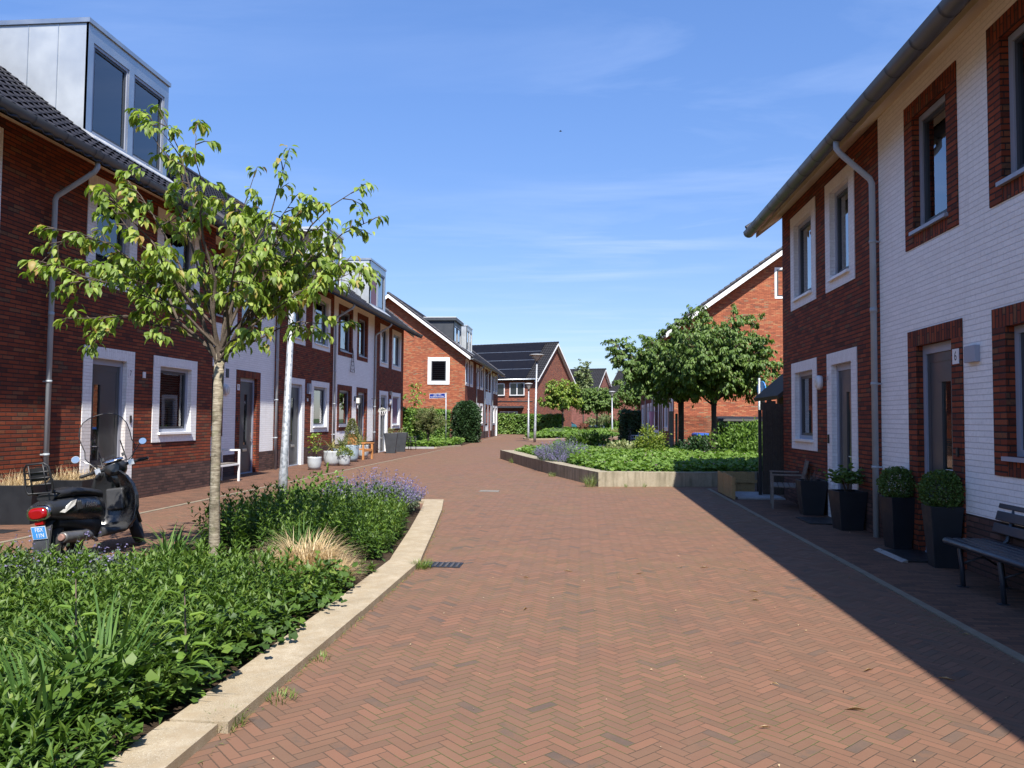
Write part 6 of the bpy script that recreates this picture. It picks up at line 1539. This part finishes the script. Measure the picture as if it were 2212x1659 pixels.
mb.build('frame', BLACK, T); mb = MB(); mb.obox((.28, 0, .90), (.13, 0, 0), (0, .07, 0), (0, 0, .03)); mb.build('saddle', BLACK, T); mb = MB(); mb.tube([(.85, -.28, 1.05), (.94, 0, 1.02), (.85, .28, 1.05)], .014, 6); mb.build('handlebar', BLACK, T)
# cars far away
def car(label, loc, rot, paint):
    T = thing('parked_car', label, 'car', loc, rot, 'cars parked at the end of the street')
    side = [(-2.0, .35), (-2.05, .75), (-1.9, .95), (-1.25, 1.0), (-.9, 1.05), (1.1, 1.02), (1.75, .86), (2.0, .7), (2.02, .35)]
    def ring(y, f): return [(x, y, z if z < .5 else .5 + (z - .5) * f) for x, z in side]
    MB().loft([ring(-.84, .82), ring(-.80, 1.), ring(.80, 1.), ring(.84, .82)]).build('body', paint, T, bevel=.03)
    roof = [(-1.75, .97), (-1.2, 1.40), (-.6, 1.50), (.3, 1.47), (1.25, 1.0)]
    MB().loft([[(x, y * (1 - .18 * max(0, z - 1)), z) for x, z in roof] for y in (-.78, .78)], closed=True).build('glasshouse', DGLASS, T)
    MB().loft([[(x, y, z) for x, z in [(-1.25, 1.40), (-.6, 1.515), (.35, 1.485), (.35, 1.45), (-.6, 1.46)]] for y in (-.70, .70)]).build('roof', paint, T)
    for x in (-1.25, 1.25):
        for y in (-.80, .80): w_ = MB().tube([(x, y - .1, .32), (x, y + .1, .32)], .32, 18).build('wheel', RUBBER, T); MB().tube([(x, y - .105, .32), (x, y + .105, .32)], .19, 14).build('rim', SILVER, w_)
    for y in (-.6, .6): MB().obox((1.96, y, .70), (.05, 0, 0), (0, .18, 0), (0, 0, .07)).build('headlight', LAMPG, T); MB().obox((-2.0, y, .80), (.05, 0, 0), (0, .12, 0), (0, 0, .1)).build('tail_light', plain('tail_red', (.35, .01, .01), .3, 0, .05), T)
    for y in (-.92, .92): MB().obox((.75, y, 1.02), (.06, 0, 0), (0, .08, 0), (0, 0, .06)).build('wing_mirror', paint, T)
car('red parked car beyond the far planting bed', (5.6, 112, 0), R(185), plain('red_car_paint', (.45, .02, .03), .25, 0, .05, 2, .5, 0, .8))
car('blue-grey parked car left of the red one', (2.2, 108, 0), R(230), plain('blue_car_paint', (.12, .18, .28), .25, .4, .05, 2, .5, 0, .8))
car('teal parked car between the solar roof house and the far white windows', (-3.0, 118, 0), R(200), plain('teal_car_paint', (.03, .13, .15), .25, .2, .05, 2, .5, 0, .8))

T = thing('bird', 'tiny dark bird high in the blue sky over the street', 'bird', (-1.8, 60, 24.2)); mb = MB()
mb.loft([[(x, r * math.cos(k * .785), r * math.sin(k * .785)) for k in range(8)] for x, r in ((-.12, .005), (-.06, .035), (.02, .045), (.09, .02), (.12, .004))])
mb.prism([(-.04, .0), (.05, .0), (.02, .16), (-.03, .15)], 2, .01, .018).prism([(-.04, .0), (.05, .0), (.02, -.16), (-.03, -.15)], 2, .01, .018); mb.build('body', BLACK, T)

# ------------------------------------------------------------------ scooter
SCP = plain('satin_black_paint', (.018, .019, .021), .30, 0, .1, 3, .5, 0, .25)
SCG = plain('dark_grey_plastic', (.035, .036, .038), .55, 0, .1, 10)
SEATM = plain('black_vinyl_seat', (.015, .015, .016), .45, 0, .1, 10)
CHROME = plain('chrome', (.6, .6, .62), .12, 1., .04, 4)
STEEL = plain('dull_exhaust_steel', (.17, .165, .16), .5, .7, .25, 12)
RUSTM = plain('rusty_pipe_end', (.24, .14, .11), .7, .4, .3, 15)
REDL = plain('red_lens', (.24, .004, .006), .14, 0, .08, 6, .6)
CLR = plain('clear_lens', (.62, .60, .55), .12, .1, .1, 12, .6)
AMB = plain('amber_reflector', (.55, .20, .03), .25, 0, .05)
ms = Mat('smoked_windshield'); _t = ms.t
_tp = _t.nodes.new('ShaderNodeBsdfTransparent'); _tp.inputs[0].default_value = (.72, .68, .67, 1); _gl = _t.nodes.new('ShaderNodeBsdfGlossy'); _gl.inputs['Roughness'].default_value = .03
_fr = _t.nodes.new('ShaderNodeFresnel'); _fr.inputs['IOR'].default_value = 1.45; _mx = _t.nodes.new('ShaderNodeMixShader'); _t.links.new(_fr.outputs[0], _mx.inputs[0]); _t.links.new(_tp.outputs[0], _mx.inputs[1]); _t.links.new(_gl.outputs[0], _mx.inputs[2]); _t.links.new(_mx.outputs[0], ms.out.inputs[0]); _t.nodes.remove(ms.b)
SCREEN = ms.m
SC = thing('scooter', 'black motor scooter with a blue number plate parked by the near bed', 'scooter', (-5.58, 8.10, 0), rot3=(0, 0, 0))
SC.rotation_mode = 'QUATERNION'
SC.rotation_quaternion = (Matrix.Rotation(R(91), 3, 'Z') @ Matrix.Rotation(R(-7), 3, 'X')).to_quaternion()
def ell(cx, cz, ry, rz, n=16, x=0, p=2.4, cy=0.):
    o = []
    for k in range(n):
        a = 2 * math.pi * k / n; c, s_ = math.cos(a), math.sin(a)
        o.append((x if cx is None else cx, cy + ry * math.copysign(abs(c) ** (2 / p), c), cz + rz * math.copysign(abs(s_) ** (2 / p), s_)))
    return o
def wheel(parent, c, M=None):
    mb = MB(); mb.tube([(c[0] + .195 * math.cos(k * .2244), c[1], c[2] + .195 * math.sin(k * .2244)) for k in range(28)], .058, 10, closed=True)
    r = MB(); r.tube([(c[0], c[1] - .05, c[2]), (c[0], c[1] + .05, c[2])], .05, 12); r.lathe([(.14, -.03), (.15, .0), (.14, .03)], n=20, cap=False)
    nv = 12 * 4; rr = MB(); rr.tube([(c[0] + .142 * math.cos(k * .2618), c[1], c[2] + .142 * math.sin(k * .2618)) for k in range(24)], .022, 6, closed=True); rr.tube([(c[0], c[1] - .05, c[2]), (c[0], c[1] + .05, c[2])], .05, 12)
    for k in range(5): a = k * 1.2566; rr.bar((c[0], c[1], c[2]), (c[0] + .14 * math.cos(a), c[1], c[2] + .14 * math.sin(a)), .03, .05)
    for m in (mb, rr):
        if M: m.xform(M)
    W_ = mb.build('wheel', RUBBER, parent); rr.build('rim', SCG, W_)
wheel(SC, (0, 0, .25))
ST = Matrix.Translation((1.16, 0, 0)) @ Matrix.Rotation(R(22), 4, 'Y').inverted() @ Matrix.Identity(4)
AX = Matrix.Translation((1.06, 0, .9)) @ Matrix.Rotation(R(28), 4, Vector((-math.sin(R(24)), 0, math.cos(R(24))))) @ Matrix.Translation((-1.06, 0, -.9))   # turned left about the raked steering head
wheel(SC, (1.28, 0, .25), AX)
# rear body
mb = MB(); rings = []
for x, z, ry, rz in ((-.42, .60, .10, .055), (-.36, .605, .145, .095), (-.24, .60, .175, .125), (-.05, .585, .185, .145), (.18, .565, .185, .155), (.38, .545, .175, .165), (.52, .52, .15, .17), (.58, .50, .10, .15)):
    rings.append(ell(x, z, ry, rz))
mb.loft(rings); mb.build('body', SCP, SC, bevel=0)
mb = MB(); rings = [ell(x, z, ry, rz) for x, z, ry, rz in ((-.22, .46, .09, .05), (0., .44, .12, .08), (.25, .38, .13, .12), (.45, .34, .13, .12))]; mb.loft(rings); mb.build('underbody', BLACK, SC)
mb = MB(); rings = []
for x, z, ry, rz in ((-.28, .735, .10, .03), (-.22, .755, .135, .055), (.0, .765, .15, .06), (.22, .75, .15, .055), (.40, .72, .14, .055), (.56, .69, .11, .06), (.63, .66, .06, .05)): rings.append(ell(x, z, ry, rz))
mb.loft(rings); mb.build('seat', SEATM, SC)
# floor, leg shield, front
mb = MB(); mb.loft([ell(x, z, ry, rz, p=4) for x, z, ry, rz in ((.42, .27, .15, .07), (.60, .245, .19, .045), (.85, .245, .19, .045), (1.0, .28, .18, .05))]); mb.build('floorboard', SCG, SC)
mb = MB(); out, inn = [], []
prof = [(.93, .24, .20), (.985, .34, .265), (1.02, .48, .29), (1.03, .62, .29), (1.02, .76, .26), (1.00, .87, .20), (.985, .94, .12)]
rows = []
for x, z, wv in prof: rows.append([(x - .11 * (abs(t) ** 2.2) , t * wv, z) for t in [-1 + 2 * k / 14 for k in range(15)]])
rows2 = [[(p[0] + .05, p[1] * 1.03, p[2]) for p in r] for r in rows]
mb.loft(rows, closed=False, cap=False); mb.loft(rows2, closed=False, cap=False)
for a, b in zip(rows, rows[1:]): pass
for side in (0, -1):
    for k in range(len(rows) - 1): mb.face([rows[k][side], rows[k + 1][side], rows2[k + 1][side], rows2[k][side]])
for k in range(14): mb.face([rows[-1][k], rows[-1][k + 1], rows2[-1][k + 1], rows2[-1][k]])
L_ = mb.build('leg_shield', SCP, SC)
MB().obox((.975, 0, .60), (.03, 0, 0), (0, .11, 0), (.01, 0, .13)).build('glove_box', SCG, L_, bevel=.02)
mb = MB(); mb.loft([ell(x, z, ry, rz) for x, z, ry, rz in ((1.02, .52, .13, .30), (1.10, .55, .10, .27), (1.15, .56, .04, .2))]); mb.build('front_apron', SCP, SC)
MB().obox((1.03, -.21, .64), (.03, 0, 0), (0, .012, 0), (0, 0, .045)).build('turn_signal', AMB, SC, bevel=.008)
def stx(mb): return mb.xform(AX)
mb = MB(); mb.loft([ell(x, z, ry, rz, p=2.2) for x, z, ry, rz in ((1.04, .44, .06, .03), (1.16, .51, .085, .05), (1.30, .52, .085, .05), (1.45, .45, .07, .05), (1.52, .36, .05, .04))]); stx(mb).build('front_mudguard', SCP, SC)
mb = MB(); mb.tube([(1.00, 0, 1.0), (1.12, 0, .60), (1.16, 0, .5)], .03, 8)
for s_ in (-1, 1): mb.tube([(1.16, .07 * s_, .52), (1.28, .07 * s_, .25)], .02, 8)
stx(mb).build('fork', SCG, SC)
# handlebar group
mb = MB(); rings = []
for x, z, ry, rz in ((.93, .97, .05, .05), (.96, .975, .12, .085), (1.02, .97, .135, .105), (1.10, .955, .12, .10), (1.155, .94, .07, .07)): rings.append(ell(x, z, ry, rz, p=2.2))
mb.loft(rings); mb.loft([[(x + .02 * math.cos(k * .7854), y, .985 + .02 * math.sin(k * .7854)) for k in range(8)] for x, y in ((.99, -.25), (1.0, 0), (.99, .25))])
mb.loft([ell(x, z, ry, rz) for x, z, ry, rz in ((.99, .90, .07, .05), (1.02, .80, .06, .1))]); H = stx(mb).build('handlebar', SCP, SC)
for s_ in (-1, 1):
    g = MB(); g.tube([(.985, .25 * s_, .985), (.955, .37 * s_, .98), (.945, .385 * s_, .98)], [.020, .019, .017], 10); stx(g).build('grip', RUBBER, H)
    g = MB(); g.tube([(1.03, .17 * s_, .985), (1.05, .28 * s_, .98), (1.02, .38 * s_, .965)], .007, 6); g.box(.97, 1.03, .19 * s_ - .03, .19 * s_ + .03, .955, 1.02); stx(g).build('brake_lever', SILVER, H)
    m_ = MB(); m_.tube([(1.0, .19 * s_, 1.01), (1.01, .25 * s_, 1.10), (.99, .34 * s_, 1.18)], .006, 6)
    c = Vector((.985, .38 * s_, 1.20)); n_ = 20
    r0 = [(c.x - .008, c.y + .047 * math.cos(k * math.pi / 10), c.z + .042 * math.sin(k * math.pi / 10)) for k in range(n_)]; r1 = [(c.x + .03, c.y + .038 * math.cos(k * math.pi / 10), c.z + .034 * math.sin(k * math.pi / 10)) for k in range(n_)]
    m_.loft([r0, r1]); Mm = stx(m_).build('mirror', SCP if s_ < 0 else SILVER, H)
    gl = MB(); gl.face([(c.x - .0095, c.y + .042 * math.cos(k * math.pi / 10), c.z + .037 * math.sin(k * math.pi / 10)) for k in range(n_)]); stx(gl).build('mirror_glass', CHROME, Mm, merge=False)
mb = MB(); mb.loft([[(.985 + rx * math.cos(k * .3142) * .75, rx * 1.45 * math.sin(k * .3142), z + .15 * rx * math.cos(k * .3142)) for k in range(20)] for rx, z in ((.085, 1.055), (.08, 1.075), (.06, 1.085))]); stx(mb).build('instrument_dial', CHROME, H)
mb = MB(); mb.tube([(1.14, 0, .95), (1.175, 0, .945)], [.075, .06], 16); stx(mb).build('headlight', CLR, H)
# windshield on stays
mb = MB(); rows = []
for z, hw, x in ((1.04, .17, 1.15), (1.10, .25, 1.14), (1.18, .285, 1.12), (1.26, .265, 1.10), (1.36, .275, 1.075), (1.46, .27, 1.045), (1.54, .24, 1.02), (1.60, .19, 1.0), (1.635, .12, .985), (1.65, .04, .98)):
    rows.append([(x - .10 * (t * hw / .28) ** 2, t * hw, z) for t in [-1 + k / 6 for k in range(13)]])
mb.loft(rows, closed=False, cap=False); W_ = stx(mb).build('windshield', SCREEN, SC)
rim = [r[0] for r in rows] + [r[-1] for r in reversed(rows)]
mb = MB(); mb.tube(rim, .006, 5, closed=True); stx(mb).build('screen_edge', SCG, W_)
mb = MB()
for s_ in (-1, 1): mb.tube([(1.02, .13 * s_, 1.0), (1.10, .14 * s_, 1.06), (1.135, .13 * s_, 1.30)], .007, 6); mb.box(1.105, 1.14, .12 * s_ - .02, .12 * s_ + .02, 1.10, 1.14)
stx(mb).build('screen_stay', SCG, SC)
# rack
mb = MB(); r_ = .009
def rp(x, y, z): return (x, y, z)
a0, a1 = (-.36, .80), (-.47, 1.07)
hoop = [(-.36, -.13, .79), (-.365, -.15, .83), (-.39, -.135, 1.06), (-.40, -.10, 1.10), (-.40, .10, 1.10), (-.39, .135, 1.06), (-.365, .15, .83), (-.36, .13, .79)]
mb.tube(hoop, r_ * 1.2, 8, closed=True)
for t in (.25, .5, .72): x = -.362 - .036 * t; z = .81 + .28 * t; mb.tube([(x, -.145, z), (x, .145, z)], r_, 6)
for y in (-.08, .08): mb.tube([(-.362, y, .80), (-.40, y, 1.09)], r_, 6)
for y in (-.12, .12): mb.tube([(.0, y, .72), (-.25, y, .775), (-.36, y, .80)], r_ * 1.1, 6); mb.tube([(-.30, y, .68), (-.36, y * .4, .62)], r_, 6)
mb.tube([(-.2, -.12, .77), (-.2, .12, .77)], r_, 6); mb.build('luggage_rack', BLACK, SC)
MB().obox((-.365, 0, .99), (.012, 0, .0), (0, .09, 0), (-.01, 0, .07)).build('rack_pad', SEATM, SC)
# tail
mb = MB(); mb.loft([ell(x, z, ry, rz, p=2.8) for x, z, ry, rz in ((-.455, .575, .065, .04), (-.44, .58, .095, .058), (-.36, .60, .13, .078))]); mb.build('tail_light', REDL, SC)
mb = MB(); mb.loft([ell(x, z, ry, rz, p=2.8) for x, z, ry, rz in ((-.425, .582, .122, .072), (-.40, .59, .135, .08), (-.395, .59, .12, .07))]); mb.build('light_bezel', CHROME, SC)
for s_ in (-1, 1):
    mb = MB(); mb.loft([[(x, s_ * (yo + .012 * (1 if q else 0)), z) for x, yo, z in ((-.30, .150, .57), (-.14, .178, .665), (-.06, .184, .68), (-.10, .184, .62), (-.25, .165, .555))] for q in (0, 1)]); mb.build('turn_signal', CLR, SC, merge=True)
    mb = MB()
    for k in range(3): mb.obox((-.045 + .032 * k, .187 * s_, .615), (.007, 0, .01), (0, .006, 0), (-.012, 0, .04))
    mb.build('vent_slot', SCG, SC)
text_mesh('Fiddle', .085, SILVER, SC, (.20, -.1885, .60), ((1, 0, 0), (0, 0, -1), (0, 1, 0)), name='badge', shear=.3)
mb = MB(); mb.loft([[(x, t * .09, z) for t in (-1, 1)] for x, z in ((-.26, .52), (-.36, .44), (-.42, .25), (-.41, .16))], closed=False, cap=False); mb.loft([[(x + .02, t * .09, z) for t in (-1, 1)] for x, z in ((-.26, .52), (-.36, .44), (-.42, .25), (-.41, .16))], closed=False, cap=False); mb.build('mudguard', SCG, SC)
NP = Matrix(((0, -.17, -.985), (-1, 0, 0), (0, .985, -.17)))     # plate: right, up, out (towards the rear, tipped up)
pl = MB(); pl.box(-.078, .078, -.068, .068, -.003, .003); M_ = Matrix.Translation((-.425, 0, .385)) @ NP.to_4x4(); pl.xform(M_); PLT = pl.build('number_plate', PLATEW, SC)
f2 = MB(); f2.box(-.074, .074, -.064, .064, .0031, .0040); f2.xform(M_); f2.build('plate_face', LBLUE, PLT)
for txt, dy in (('FBX', .030), ('11N', -.030)): text_mesh(txt, .062, PLATEW, PLT, M_ @ Vector((.006, dy, .0045)), NP, name='lettering', sx=.85)
MB().obox((-.40, 0, .485), (.02, 0, 0), (0, .045, 0), (0, 0, .018)).build('reflector', REDL, SC)
# engine and exhaust on the right side
mb = MB(); mb.loft([ell(x, z, ry, rz, cy=.0) for x, z, ry, rz in ((-.05, .26, .10, .08), (.2, .29, .12, .10), (.45, .30, .10, .09))]); mb.build('engine', SCG, SC)
mb = MB(); mb.tube([(-.30, -.155, .30), (-.27, -.155, .298), (.12, -.155, .265), (.20, -.15, .25)], [.050, .062, .062, .035], 14); mb.tube([(.2, -.15, .25), (.36, -.11, .18), (.42, -.05, .22)], .018, 8); E_ = mb.build('exhaust', STEEL, SC)
MB().tube([(-.325, -.155, .303), (-.29, -.155, .30)], [.030, .048], 14).build('exhaust_end', RUSTM, E_)
mb = MB()
for k in range(3): mb.box(-.02 + .035 * k, -.005 + .035 * k, -.222, -.212, .27, .31)
mb.build('heat_slot', BLACK, E_)
mb = MB(); mb.tube([(.30, .12, .22), (.22, .24, .0)], .012, 6); mb.build('side_stand', SCG, SC)
mb = MB(); mb.tube([(1.22, .06, .66), (1.30, .12, .42), (1.28, .08, .26)], .007, 6); mb.build('brake_cable', RUBBER, SC)
